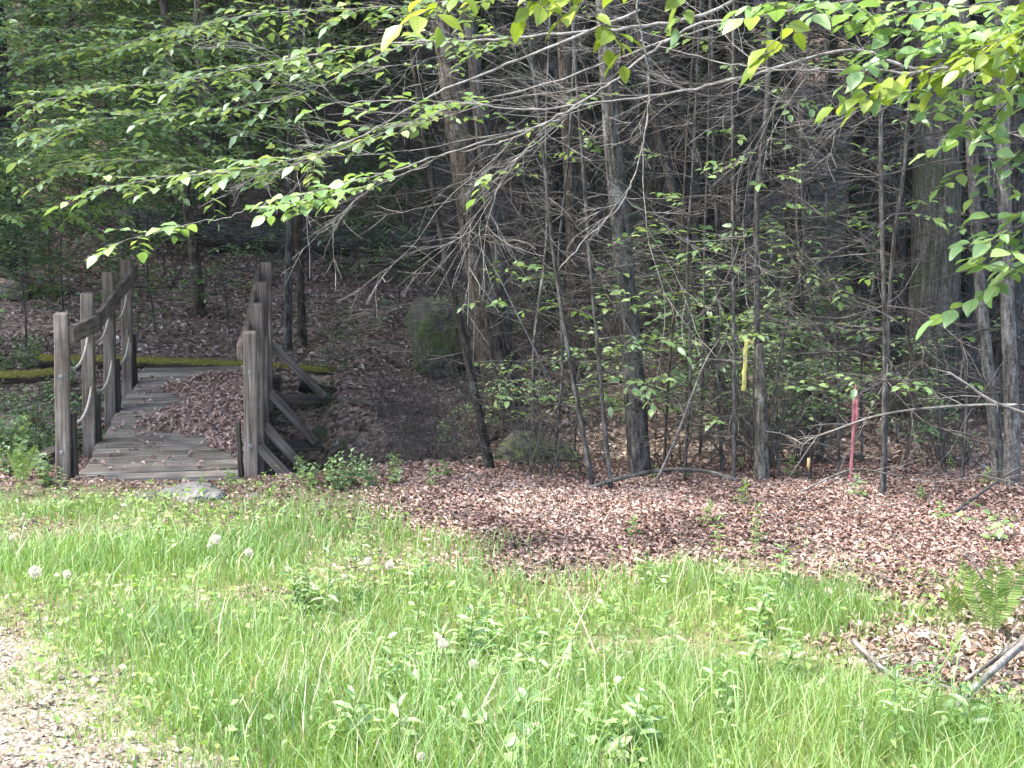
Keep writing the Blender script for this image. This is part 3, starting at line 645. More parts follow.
# snag with yellow blaze
bs = G(762, 481); t = thing('dead_snag', 'broken grey snag with a bright yellow stripe at the wood edge', 'dead tree', bs)
b = MB(); h = (481 - 337) * 8.5 / FPX * 1.02; pth = smooth_path([(0, 0, -.1), (-.01, 0, .2), (-.025, 0, .55), (-.05, 0, h)], 16)
b.tube(pth, np.interp(np.arange(16), [0, 3, 10, 15], [.066, .048, .04, .022]), 12, wob=.16, fl=flare(9, .25)); b.build('trunk', M['bark_snag'], t)
pb = MB(); a = P(743.5, 391, bs[1] - .085) - bs; c = P(746.5, 340, bs[1] - .085) - bs
pb.beam(a, c, .027, .012, up=(0, 1, 0), bev=.003, seg=12, jit=.004); a2 = c; c2 = c + np.array([.045, .0, -.02]); pb.beam(a2, c2, .022, .014, up=(0, 1, 0), bev=.003)
pb.build('yellow_stripe', M['yellow'], t)
b = MB()
for i in range(16):
    a = rng.uniform(0, 6.28); twiggy(b, (rng.uniform(-.08, .1), rng.uniform(-.06, .06), rng.uniform(0, .4)), (math.cos(a) * .35, math.sin(a) * .3, 1), rng.uniform(.5, 1.3), .005, 2, 4, .1, 0)
b.build('shoots', M['twig_dark'], t)
# red stake
bs = G(850, 484); t = thing('marker_stake', 'faded red marker stake with pink flagging tied at its top', 'stake', bs)
hh = (484 - 383) * bs[1] / FPX * 1.03; b = MB(); b.beam((0, 0, -.1), (.012, .01, hh), .017, .017, up=(0, 1, 0), bev=.003, seg=10, jit=.0015); b.build('stake', M['pink'], t, smooth=False)
b = MB(); b.tube([(.0, 0, hh - .09), (0.004, 0, hh - .075), (.006, 0, hh - .06)], [.02, .025, .02], 8, wob=.2)
for s in (-1, .4):
    pts = smooth_path([(-.012 * s, -.016, hh - .08), (-.03 * s, -.03, hh - .16), (-.02 * s, -.025, hh - .27)], 8)
    b.beam(pts[0], pts[-1], .018, .002, up=(0, 1, 0), bev=.0006)
b.build('flagging', M['pink'], t)
# cut sapling stub
bs = G(811, 482); b = MB(); b.tube([(0, 0, -.05), (-.01, 0, .1), (-.02, 0, .16)], [.014, .013, .012], 8); t = thing('cut_stub', 'small cut sapling stub with a fresh orange face left of the red stake', 'stub', bs); b.build('stem', M['bark_grey'], t)
b = MB(); b.tube([(-.02, -.004, .075), (-.024, -.012, .12), (-.0225, -.004, .165)], [.004, .011, .010], 8); b.build('cut_face', M['cut'], t)

# ------------------------------------------------------------------ BACKGROUND WOOD (repeats)
def wood_proto(name, cat, r, H, bark, n, dead, dl, crown, cs, lean):
    t = thing(name, 'x', cat, (0, 0, 0)); pts = [np.array([0, 0, -.4])]; q = np.array([0, 0, 0.]); d = unit(np.array([lean, lean * .4, 1.]))
    while q[2] < H: pts.append(q); d = unit(d * .85 + np.array([0, 0, .15]) + rng.normal(0, .02, 3)); q = q + d * 1.3
    path = smooth_path(pts, 26); b = MB(); b.tube(path, np.linspace(r, r * .5, 26), n, wob=.05, fl=flare(14, .4, 5, rng.uniform(0, 6))); b.build('trunk', M[bark], t)
    b = MB()
    for i in range(int(dead * 1.3)):
        h = rng.uniform(.8, 7); k = int(np.argmin(abs(path[:, 2] - h))); a = rng.uniform(0, 6.28); L = rng.uniform(*dl)
        sweep(b, path[k], (math.cos(a), math.sin(a), rng.uniform(-.35, .3)), L * 1.15, .004 + .004 * L, 2)
    b.build('bare_branches', M['twig_dark'], t); add_crown(t, path[-1] - np.array([0, 0, .5]), crown, cs * 1.25); return t
PROT = [wood_proto('hemlock_tree', 'tree', .13, 13, 'bark_dark', 10, 26, (.7, 2.0), 2, 1.1, .02),
        wood_proto('hemlock_tree', 'tree', .10, 12, 'bark_brown', 10, 26, (.6, 1.8), 2, 1.0, -.03),
        wood_proto('beech_tree', 'tree', .16, 14, 'bark_grey', 12, 14, (.6, 2.0), 1, 1.2, .03),
        wood_proto('beech_tree', 'tree', .07, 10, 'bark_brown', 8, 20, (.5, 1.6), 0, .9, -.06),
        wood_proto('oak_tree', 'tree', .22, 16, 'bark_dark', 14, 12, (.6, 2.2), 1, 1.3, .0)]
GL = 'forest trees standing back in the shaded wood'
LB = ['dark hemlock trunk standing back in the shaded wood', 'brown hemlock trunk standing back in the shaded wood', 'grey beech trunk standing back in the shaded wood', 'slim brown trunk standing back in the shaded wood', 'stout dark oak trunk standing back in the shaded wood']
spots = []
def try_spot(x, y, md):
    for a, c in spots:
        if (a - x) ** 2 + (c - y) ** 2 < md * md: return False
    spots.append((x, y)); return True
used = set()
def put_tree(i, x, y, s=1.0):
    z = float(zg(x, y)); loc = (x, y, z - .05); rz = rng.uniform(0, 6.28)
    g = ['dark hemlocks in the wood', 'brown hemlocks in the wood', 'grey beeches in the wood', 'slim brown trees in the wood', 'stout oaks in the wood'][i]
    if i not in used:
        used.add(i); o = PROT[i]; o.location = loc; o.rotation_euler = (0, 0, rz); o.scale = (s, s, s); o['label'] = LB[i]; o['group'] = g
    else: copy_thing(PROT[i], loc, rz, s, LB[i], g)
# placed by eye: (pixel column, distance, kind)
for u, y, i in [(735, 15, 0), (715, 18, 4), (680, 16, 0), (660, 21, 1), (855, 17, 0), (862, 22, 4), (826, 27, 1), (905, 19, 4), (962, 14, 0), (975, 17, 2), (1010, 13, 1), (545, 16, 4), (528, 20, 1),
                (560, 24, 0), (430, 21, 1), (620, 17, 3), (645, 14, 3), (360, 27, 0), (250, 24, 1), (225, 20, 3), (150, 25, 0), (95, 21, 3), (60, 27, 4), (20, 22, 1), (770, 24, 0), (700, 27, 2), (925, 25, 0), (590, 28, 4), (480, 27, 0)]:
    x = (u - 512) / FPX * y * 1.0; spots.append((x, y)); put_tree(i, x, y, rng.uniform(.9, 1.15))
cnt = 0
while cnt < 62:
    y = rng.uniform(17, 62); x = rng.uniform(-.47, .47) * y + rng.uniform(-2, 2)
    if try_spot(x, y, 1.9): put_tree(int(rng.choice([0, 0, 1, 2, 3, 4])), x, y, rng.uniform(.8, 1.3)); cnt += 1
# canopy-bearing trees added so their unseen crowns shade the wood and its edge
for x, y, i in [(6.2, 11.5, 4), (7.5, 9.8, 2), (5.4, 14.5, 2), (-9, 11.5, 2), (2.2, 13.5, 1), (-12, 16, 4), (-9, 22, 4), (-13, 12, 4), (0.4, 14.2, 0), (4, 13, 4)]:
    spots.append((x, y)); put_tree(i, x, y, 1.0)

# ------------------------------------------------------------------ UNDERSTORY
def sapling(name, label, cat, H, nb, ll, leafm, seed, barkm='bark_grey', spread=1.0, detail=0, dense=1.0, lean=.08, group=None, hmin=.3, blen=(.45, 1.0), step=.10, slen=(.12, .34)):
    t = thing(name, label, cat, (0, 0, 0), 0, group); wb = MB(); lb = MB(); tb = MB()
    a0 = rng.uniform(0, 6.28); st = wander((0, 0, -.05), (math.cos(a0) * lean, math.sin(a0) * lean, 1), H, 12, .05, .02); wb.tube(st, np.linspace(.008 + .004 * H, .003, 13), 6)
    for i in range(nb):
        f = rng.uniform(hmin, .98); k = min(int(f * 12), 11); a = rng.uniform(0, 6.28) if i else a0
        L = rng.uniform(*blen) * spread * (1.15 - .5 * f); br = wander(st[k], (math.cos(a), math.sin(a), rng.uniform(.05, .45)), L, 8, .09, -.03)
        wb.tube(br, np.linspace(.0055, .0018, 9), 4, cap=False)
        spray_leaves(lb, br, wb, .22, 1.0, step, ll, dense, detail, slen, -.04, .55, .25)
    wb.build('stem', M[barkm], t); lb.build('leaves', M[leafm], t); return t
GS = 'leafy saplings in the understory'
SAPS = [sapling('beech_sapling', 'x', 'sapling', 2.6, 22, .10, 'shade_leaf', 1, spread=1.2), sapling('beech_sapling', 'x', 'sapling', 3.4, 26, .105, 'shade_leaf', 2, spread=1.3),
        sapling('maple_sapling', 'x', 'sapling', 1.5, 12, .095, 'beech_mid', 3, spread=.8), sapling('beech_sapling', 'x', 'sapling', 4.2, 28, .10, 'beech_mid', 4, spread=1.5),
        sapling('witch_hazel_bush', 'x', 'bush', 1.0, 9, .075, 'beech_mid', 5, spread=.55, hmin=.15)]
SL = ['waist-high beech sapling with flat leaf layers in the shade', 'tall beech sapling with wide flat leaf layers in the shade', 'small leafy maple sapling on the dark wood floor', 'tall pale-leaved beech sapling on the slope', 'low leafy bush growing from the leaf litter']
SGp = ['waist-high beech saplings', 'tall shade beech saplings', 'small maple saplings', 'tall pale beech saplings', 'low leafy bushes']
us = set()
def put_sap(i, x, y, s=1.0, dz=0):
    loc = (x, y, float(zg(x, y)) + dz); rz = rng.uniform(0, 6.28)
    if i not in us: us.add(i); o = SAPS[i]; o.location = loc; o.rotation_euler = (0, 0, rz); o.scale = (s,) * 3; o['label'] = SL[i]; o['group'] = SGp[i]
    else: copy_thing(SAPS[i], loc, rz, s, SL[i], SGp[i])
def pxs(u, y): return (u - 512) / FPX * y
# dense green bank, upper left
for k in range(76):
    y = rng.uniform(19.6, 30); u = rng.uniform(-60, 330) - max(0, (y - 20)) * 2; put_sap(int(rng.choice([0, 1, 3, 3, 3])), pxs(u, y), y, rng.uniform(.8, 1.25))
for k in range(44):
    y = rng.uniform(17, 32); u = rng.uniform(300, 1060) if k % 3 else rng.uniform(330, 620); put_sap(int(rng.choice([0, 1, 1])), pxs(u, y), y, rng.uniform(.7, 1.1))
for u, y, i, s in [(705, 10.4, 2, .9), (720, 10.8, 2, 1.1), (765, 9.6, 2, .75), (700, 12.2, 2, 1.1), (650, 9.8, 2, .7), (820, 9.4, 2, .6), (775, 12, 2, 1.2), (905, 10.2, 2, .7), (500, 9.6, 2, .5), (575, 9.4, 2, .7), (690, 11.5, 0, .55), (760, 10.8, 2, .7), (830, 11, 2, .8), (815, 9.9, 4, 1), (660, 10.5, 2, .6), (915, 9.6, 4, .8), (800, 13, 0, .6), (880, 13.5, 0, .7), (660, 13, 0, .6), (540, 12.5, 2, .8),
                   (960, 9.0, 4, .7), (130, 13.4, 4, .8), (150, 14, 2, .9), (225, 14.2, 2, .8), (120, 15.5, 2, .9), (330, 13.2, 4, .6), (20, 13.5, 0, .7), (-20, 12.6, 2, 1), (60, 15, 0, .8), (395, 13.6, 4, .6), (250, 15.6, 4, .9)]:
    put_sap(i, pxs(u, y), y, s)
for k in range(24):
    y = rng.uniform(9.4, 16); u = rng.uniform(300, 1060) if rng.uniform() < .7 else rng.uniform(-40, 60); put_sap(4 if rng.uniform() < .8 else 2, pxs(u, y), y, rng.uniform(.35, .8))

for k in range(16):
    y = rng.uniform(12.8, 18.0); u = rng.uniform(-40, 450); put_sap(int(rng.choice([4, 4, 2])), pxs(u, y), y, rng.uniform(.45, .95))
for k in range(14):
    y = rng.uniform(15.5, 19); u = rng.uniform(-60, 200); put_sap(int(rng.choice([0, 2])), pxs(u, y), y, rng.uniform(.6, .9))
# bare twiggy shrubs along the wood's edge
def shrub(H, ns, kids):
    t = thing('bare_shrub', 'x', 'shrub'); b = MB()
    for i in range(ns):
        a = rng.uniform(0, 6.28); twiggy(b, (rng.uniform(-.12, .12), rng.uniform(-.12, .12), -.05), (math.cos(a) * .55, math.sin(a) * .5, 1), H * rng.uniform(.6, 1.1), .0055, 2, kids, .11, -.015, 1.0)
    b.build('stems', M['twig_dark'], t); lb = MB(); n = 14
    p = np.stack([rng.uniform(-.4, .4, n), rng.uniform(-.3, .3, n), rng.uniform(.2, H * .8, n)], -1)
    return t
SHR = [shrub(.9, 9, 6), shrub(1.5, 8, 7), shrub(2.3, 7, 8)]
SHL = ['low tangle of bare grey twigs at the wood edge', 'chest-high bare twiggy shrub at the wood edge', 'tall bare arching shrub under the trees']
SHG = ['low bare twig tangles', 'bare twiggy shrubs', 'tall bare shrubs']
ush = set()
def put_shr(i, x, y, s=1.0):
    loc = (x, y, float(zg(x, y))); rz = rng.uniform(0, 6.28)
    if i not in ush: ush.add(i); o = SHR[i]; o.location = loc; o.rotation_euler = (0, 0, rz); o.scale = (s,) * 3; o['label'] = SHL[i]; o['group'] = SHG[i]
    else: copy_thing(SHR[i], loc, rz, s, SHL[i], SHG[i])
for k in range(24):
    y = rng.uniform(8.55, 11.5); u = rng.uniform(475, 1040); put_shr(int(rng.choice([0, 0, 1])), pxs(u, y), y, rng.uniform(.6, 1.0))
for k in range(14):
    y = rng.uniform(10, 16); u = rng.uniform(475, 1040); put_shr(int(rng.choice([1, 2, 2])), pxs(u, y), y, rng.uniform(.8, 1.15))
for u, y, sc_ in [(335, 10.3, .5), (362, 9.9, .55), (390, 10.6, .6), (415, 9.6, .6), (440, 10.2, .7), (455, 9.2, .6), (430, 10.4, .9), (448, 9.9, .8), (520, 9.0, .6), (540, 9.2, .6), (410, 10.9, .9), (375, 11.4, .6), (425, 11.2, .7), (345, 9.4, .4), (400, 9.1, .45)]: put_shr(0, pxs(u, y), y, sc_)
for k in range(8):
    y = rng.uniform(14, 19); u = rng.uniform(100, 420); put_shr(int(rng.choice([0, 1, 1])), pxs(u, y), y, rng.uniform(.7, 1.0))

# ------------------------------------------------------------------ OVERHANGING BEECHES
def overhang(name, label, trunk_xy, H, r, bark, branches, leafm, twigm, near=None):
    """branches: (pixel list with distance, r0, r1, leaf spans [(t0,t1,step,leaf)], bare twigs count, leaf material)"""
    base = on(*trunk_xy); t = thing(name, label, 'tree', base)
    tp = smooth_path([(0, 0, -.3), (0, 0, 0), (.05, .02, H * .3), (-.03, .06, H * .65), (.02, 0, H)], 24); b = MB(); b.tube(tp, np.linspace(r, r * .4, 24), 14, wob=.05, fl=flare(14, .4)); b.build('trunk', M[bark], t)
    for (pix, r0, r1, spans, bare, lm, ll, tot) in branches:
        pts = [P(u, v, Y) - base for (u, v, Y) in pix]
        if tot: 
            hz = min(max(pts[0][2] - .3 * abs(pts[0][0]) * .6, 1.2), H * .95); k = int(np.argmin(abs(tp[:, 2] - hz))); pts = [tp[k]] + pts
        path = smooth_path(pts, max(14, 6 * len(pts)))
        path[1:-1] += rng.normal(0, .004, path[1:-1].shape)
        wb = MB(); wb.tube(path, np.linspace(r0 * .62, r1 * .7, len(path)), 7, cap=True, wob=.05); lb = MB()
        for i in range(int(bare * .7)):
            k = rng.integers(int(len(path) * .25), int(len(path) * .78)); d = unit(path[k + 1 if k + 1 < len(path) else k] - path[k - 1]); s = unit(np.cross(d, rng.normal(0, 1, 3)))
            sweep(wb, path[k], d * .8 + s * .5 + np.array([0, 0, -.05]), rng.uniform(.4, 1.25), .0019, 2)
        for (t0, t1, st, dens, sl) in spans:
            spray_leaves(lb, path, wb, t0, t1, st * .72, ll * (1.12 if near is None else near), dens * 1.15, 2, sl, -.02 if near is None else -.16, .60, .22 if near is None else .36)
        bo = wb.build('branch', M[twigm], t)
        if lb.n: lb.build('leaves', M[lm], bo)
    return t
S = (.12, .30); SB = (.2, .5)
far_b = [
 ([(900, -70, 7.9), (720, 8, 7.6), (640, 26, 7.5), (530, 37, 7.5), (474, 41, 7.6), (396, 43, 7.8), (301, 57, 8.0), (203, 78, 8.2), (94, 91, 8.5), (30, 104, 8.6)], .021, .004, [(.62, 1.0, .11, .9, SB)], 9, 'beech_mid', .075, 1),
 ([(435, 41, 7.7), (398, 48, 7.7), (348, 72, 7.8), (312, 90, 7.9), (254, 105, 8.0), (195, 113, 8.1), (129, 116, 8.3), (40, 135, 8.4)], .009, .0025, [(.35, 1.0, .10, .9, SB)], 5, 'beech_mid', .075, 0),
 ([(640, 10, 7.2), (537, 53, 7.1), (460, 83, 7.0), (410, 109, 7.0), (352, 141, 7.0), (293, 160, 7.1), (223, 172, 7.2), (172, 176, 7.3), (90, 190, 7.4)], .013, .003, [(.55, .72, .09, 1, S), (.74, 1.0, .11, .9, SB)], 6, 'beech_mid', .078, 0),
 ([(560, 120, 6.7), (450, 152, 6.6), (390, 172, 6.6), (281, 199, 6.7), (234, 215, 6.8), (180, 227, 6.9), (105, 246, 7.0)], .008, .002, [(.30, .60, .085, 1.0, S), (.8, 1.0, .10, 1, S)], 2, 'beech_near', .082, 0),
 ([(1130, 20, 7.2), (980, 62, 7.0), (910, 68, 6.9), (854, 50, 6.9), (759, 72, 6.8), (699, 88, 6.8), (621, 100, 6.8), (537, 110, 6.8), (474, 104, 6.9), (400, 101, 7.0), (330, 104, 7.1)], .020, .003, [(.88, 1.0, .12, .7, S)], 14, 'beech_near', .075, 1),
 ([(1100, 60, 7.0), (1000, 72, 6.8), (910, 72, 6.7), (840, 70, 6.7), (780, 69, 6.7), (717, 62, 6.8), (640, 40, 6.9)], .017, .003, [], 10, 'beech_near', .075, 1),
 ([(760, 20, 6.7), (700, 24, 6.7), (639, 60, 6.6), (618, 79, 6.6), (586, 100, 6.6), (551, 120, 6.6), (516, 137, 6.6), (477, 148, 6.6), (445, 155, 6.6), (410, 172, 6.6), (330, 196, 6.6), (280, 205, 6.6)], .013, .002, [(.82, 1.0, .08, 1, S)], 9, 'beech_near', .082, 0),
 ([(586, 102, 6.6), (565, 116, 6.6), (547, 134, 6.6), (526, 151, 6.6), (509, 165, 6.6), (480, 186, 6.6)], .009, .002, [(.8, 1.0, .07, 1, (.08, .15))], 5, 'beech_near', .075, 0),
 ([(547, 134, 6.6), (569, 148, 6.6), (586, 158, 6.6), (632, 204, 6.7), (656, 232, 6.8)], .006, .002, [], 4, 'beech_near', .075, 0),
 ([(800, -140, 6.2), (660, -60, 6.0), (637, 0, 5.9), (641, 28, 5.9), (648, 63, 5.9), (649, 98, 5.9), (642, 148, 5.9), (635, 176, 5.9), (618, 207, 5.9), (586, 239, 5.9), (558, 271, 5.9)], .0105, .003, [], 5, 'beech_near', .075, 1),
 ([(1080, -60, 7.4), (900, -10, 7.5), (700, 30, 7.7), (560, 80, 7.9), (430, 115, 8.1), (340, 150, 8.3), (250, 175, 8.5), (150, 160, 8.7), (40, 165, 8.9)], .014, .003, [(.66, 1.0, .09, 1, SB)], 8, 'beech_mid', .075, 1),
 ([(820, -80, 8.2), (600, -20, 8.4), (420, 5, 8.6), (250, 15, 8.9), (120, 45, 9.2), (20, 60, 9.4)], .012, .003, [(.6, 1.0, .09, .9, SB)], 7, 'beech_mid', .075, 1),
]
overhang('beech_tree', 'beech reaching in from the right with long pale branches over the clearing', (5.4, 8.0), 9, .16, 'bark_grey', far_b, 'beech_mid', 'twig')
near_b = [
 ([(1120, -50, 4.9), (1000, 0, 4.8), (900, 12, 4.7), (840, 8, 4.7), (770, 0, 4.6)], .009, .002, [(.42, 1.0, .075, 1, S)], 2, 'beech_near', .088, 1),
 ([(1120, 30, 4.9), (1000, 50, 4.8), (930, 48, 4.7), (880, 60, 4.7), (850, 75, 4.7)], .009, .002, [(.45, 1.0, .08, 1, S)], 2, 'beech_near', .085, 1),
 ([(1120, 80, 4.8), (1030, 95, 4.7), (970, 90, 4.7), (925, 92, 4.7)], .007, .002, [(.5, 1.0, .08, 1, S)], 1, 'beech_near', .08, 1),
 ([(1120, 140, 4.8), (1040, 150, 4.7), (990, 160, 4.7), (968, 172, 4.7)], .006, .002, [(.55, 1.0, .09, .9, S)], 1, 'beech_mid', .075, 1),
 ([(1120, 190, 4.7), (1050, 215, 4.6), (1010, 228, 4.6), (985, 240, 4.6)], .006, .002, [(.5, 1.0, .07, 1, S)], 1, 'beech_near', .085, 1),
 ([(1120, 230, 4.7), (1060, 250, 4.6), (1025, 262, 4.6), (1003, 282, 4.6)], .005, .002, [(.5, 1.0, .075, 1, S)], 1, 'beech_near', .085, 1),
 ([(1120, 10, 5.0), (1040, 20, 4.9), (980, 28, 4.9), (930, 30, 4.8), (890, 34, 4.8)], .006, .002, [(.4, 1.0, .07, 1, S)], 1, 'beech_near', .085, 1),
 ([(1120, 60, 5.0), (1040, 72, 4.9), (990, 118, 4.9), (960, 128, 4.8)], .006, .002, [(.4, 1.0, .07, 1, S)], 1, 'beech_near', .085, 1),
 ([(1120, -20, 4.6), (1060, 10, 4.5), (1000, 40, 4.5), (950, 62, 4.5), (905, 78, 4.5)], .006, .002, [(.3, 1.0, .07, 1, S)], 1, 'beech_lime', .085, 1),
 ([(1140, 500, 4.9), (1060, 515, 4.9), (1000, 520, 4.9), (985, 522, 4.9)], .004, .002, [(.6, 1.0, .10, .8, (.06, .12))], 0, 'beech_near', .065, 1),
 ([(1120, -110, 4.3), (900, -60, 4.0), (700, -28, 3.8), (560, -20, 3.7), (450, -6, 3.6), (432, 8, 3.6)], .010, .002, [(.80, 1.0, .07, .8, (.08, .17))], 0, 'beech_lime', .085, 1),
 ([(620, -25, 3.75), (585, -6, 3.7), (600, 20, 3.7), (620, 40, 3.7)], .004, .0015, [(.3, 1.0, .06, .9, (.06, .14))], 0, 'beech_lime', .085, 0),
 ([(880, -52, 4.0), (800, 0, 3.9), (780, 40, 3.9), (770, 62, 3.9)], .004, .0015, [(.72, 1.0, .09, .8, (.05, .10))], 0, 'beech_lime', .085, 0),
 ([(560, -20, 3.7), (540, -2, 3.7), (543, 14, 3.7)], .003, .0015, [(.6, 1.0, .1, .7, (.04, .07))], 0, 'beech_lime', .075, 0),
 ([(700, -28, 3.8), (690, 0, 3.8), (680, 16, 3.8)], .003, .0015, [(.6, 1.0, .1, .7, (.04, .08))], 0, 'beech_mid', .065, 0),
]
overhang('beech_tree', 'near beech whose bright lime leaf sprays hang into view at the top right', (3.6, 4.6), 6, .10, 'bark_grey', near_b, 'beech_near', 'twig_dark', .98)
# tree off to the left whose leafy boughs fill the upper left
left_b = []
for q in range(29):
    Y = rng.uniform(9.0, 13.5); v0 = rng.uniform(-20, 225); sl = rng.uniform(-75, 55); L = rng.uniform(120, 390) * (1 - .55 * sst(110, 230, v0)); bend = rng.uniform(-30, 30)
    left_b.append(([(-160, v0 - 20, Y), (-60, v0 + bend * .4, Y), (L * .3, v0 + sl * .35 + bend, Y + rng.uniform(-.4, .4)), (L * .7, v0 + sl * .7 + bend * .6, Y + rng.uniform(-.6, .6)), (L, v0 + sl, Y + rng.uniform(-.8, .8))], .010, .002, [(rng.uniform(.15, .4), 1.0, rng.uniform(.07, .13), rng.uniform(.7, 1.1), (.15, rng.uniform(.35, .7)))], 4, ('beech_mid', 'beech_near', 'beech_mid', 'shade_leaf')[q % 4], rng.uniform(.048, .074), 1))
overhang('beech_tree', 'leafy beech at the left edge with layered boughs filling the upper left', (-5.6, 10.6), 10, .15, 'bark_grey', left_b, 'beech_mid', 'twig_dark')

# bare branches reaching in from the right edge over the red stake
def arch_branch(name, label, pix, r0, r1, twigs, mat='twig'):
    pts = [P(u, v, Y) for (u, v, Y) in pix]; c = pts[0]; path = smooth_path(pts, 26) - c; b = MB(); b.tube(path, np.linspace(r0, r1, 26), 7, wob=.08)
    for i in range(twigs):
        k = rng.integers(6, 25); d = unit(path[k] - path[k - 1]); s = unit(np.cross(d, rng.normal(0, 1, 3))); twiggy(b, path[k], d * .7 + s * .8, rng.uniform(.12, .5), .003, 1, 3, .15, -.02)
    o = b.build(name, M[mat]); o.location = c; return tag(o, label, 'branch')
arch_branch('dead_branch', 'long pale bare branch arching from the right edge over the red stake', [(1075, 470, 7.6), (1040, 412, 7.6), (1000, 405, 7.6), (930, 408, 7.6), (880, 415, 7.6), (840, 428, 7.7), (806, 442, 7.8), (800, 458, 7.9)], .011, .003, 7)
arch_branch('dead_branch', 'forked pale dead limb with a broken tip above the arching branch', [(1090, 480, 7.5), (1050, 425, 7.5), (1020, 412, 7.5), (990, 400, 7.5), (965, 383, 7.5), (948, 372, 7.5)], .014, .006, 4)
arch_branch('dead_branch', 'curved pale dead branch leaning up from the fallen branch', [(658, 478, 8.3), (675, 440, 8.3), (690, 400, 8.3), (706, 360, 8.3), (722, 335, 8.3)], .009, .003, 4)
arch_branch('dead_branch', 'thin dead stem slanting across the front of the thick brown trunk', [(570, 420, 9.2), (545, 370, 9.1), (515, 310, 9.0), (495, 270, 9.0), (470, 235, 9.0)], .007, .003, 7)
arch_branch('dead_branch', 'dark mossy dead limb reaching left from the furrowed tree', [(925, 140, 10.9), (907, 149, 10.8), (875, 158, 10.7), (840, 169, 10.6), (801, 174, 10.6), (759, 179, 10.5)], .013, .004, 6, 'bark_grey')
arch_branch('dead_branch', 'bent pale dead twig on the litter right of the stake', [(800, 492, 7.9), (850, 470, 8.0), (890, 474, 8.0), (940, 482, 8.0), (1000, 470, 8.0)], .006, .002, 6)
arch_branch('dead_branch', 'dark fallen stick lying among the leaves by the right trunks', [(950, 515, 7.5), (985, 490, 7.9), (1015, 470, 8.1), (1050, 455, 8.2)], .012, .006, 3, 'twig_dark')
arch_branch('dead_branch', 'thin dark stick lying at the grass edge of the leaf litter', [(405, 500, 8.0), (460, 508, 7.75), (520, 514, 7.5), (575, 516, 7.4)], .009, .004, 3, 'twig_dark')
arch_branch('dead_branch', 'dark curved stick lying on the bank right of the braces', [(345, 398, 11.3), (370, 404, 11.1), (392, 408, 11.0), (416, 416, 10.9)], .010, .005, 2, 'twig_dark')
# sticks at lower right
def gb(u, v, up): q = G(u, v); q[2] += up; return q
def stick(label, pix, r0, r1, twigs, mat='twig'):
    pts = [gb(u, v, h) for (u, v, h) in pix]; c = pts[0]; path = smooth_path(pts, 20) - c; b = MB(); b.tube(path, np.linspace(r0, r1, 20), 8, wob=.07)
    for i in range(twigs):
        k = rng.integers(4, 18); d = unit(path[k] - path[k - 1]); s = unit(np.cross(d, rng.normal(0, 1, 3))); s[2] = abs(s[2]); twiggy(b, path[k], d * .7 + s * .8, rng.uniform(.1, .35), .003, 1, 3, .15, 0)
    o = b.build('fallen_stick', M[mat]); o.location = c; return tag(o, label, 'stick')
stick('thick pale stick angled up at the lower right edge', [(1060, 640, .13), (1024, 672, .12), (990, 695, .09), (965, 712, .06), (940, 730, .02)], .017, .011, 2)
stick('second pale stick lying just above the thick one at the lower right', [(1060, 640, .10), (1020, 662, .09), (990, 680, .07), (965, 694, .05)], .012, .008, 1)
stick('curved grey stick half buried in the grass by the leaf patch', [(852, 655, .06), (868, 668, .05), (885, 684, .05), (905, 692, .05), (935, 694, .04), (960, 700, .03)], .010, .006, 4)
stick('thin dry stick lying across the small leaf patch', [(905, 690, .02), (935, 688, .03), (965, 700, .03)], .006, .003, 2)
stick('thin reddish stick at the right edge of the leaf patch', [(1040, 600, .04), (1005, 612, .05), (985, 600, .05), (960, 604, .02)], .006, .003, 2, 'twig_dark')
stick('forked twig standing in the leaf patch beside the tall fern', [(1000, 650, .02), (990, 630, .12), (980, 622, .2)], .004, .002, 3)

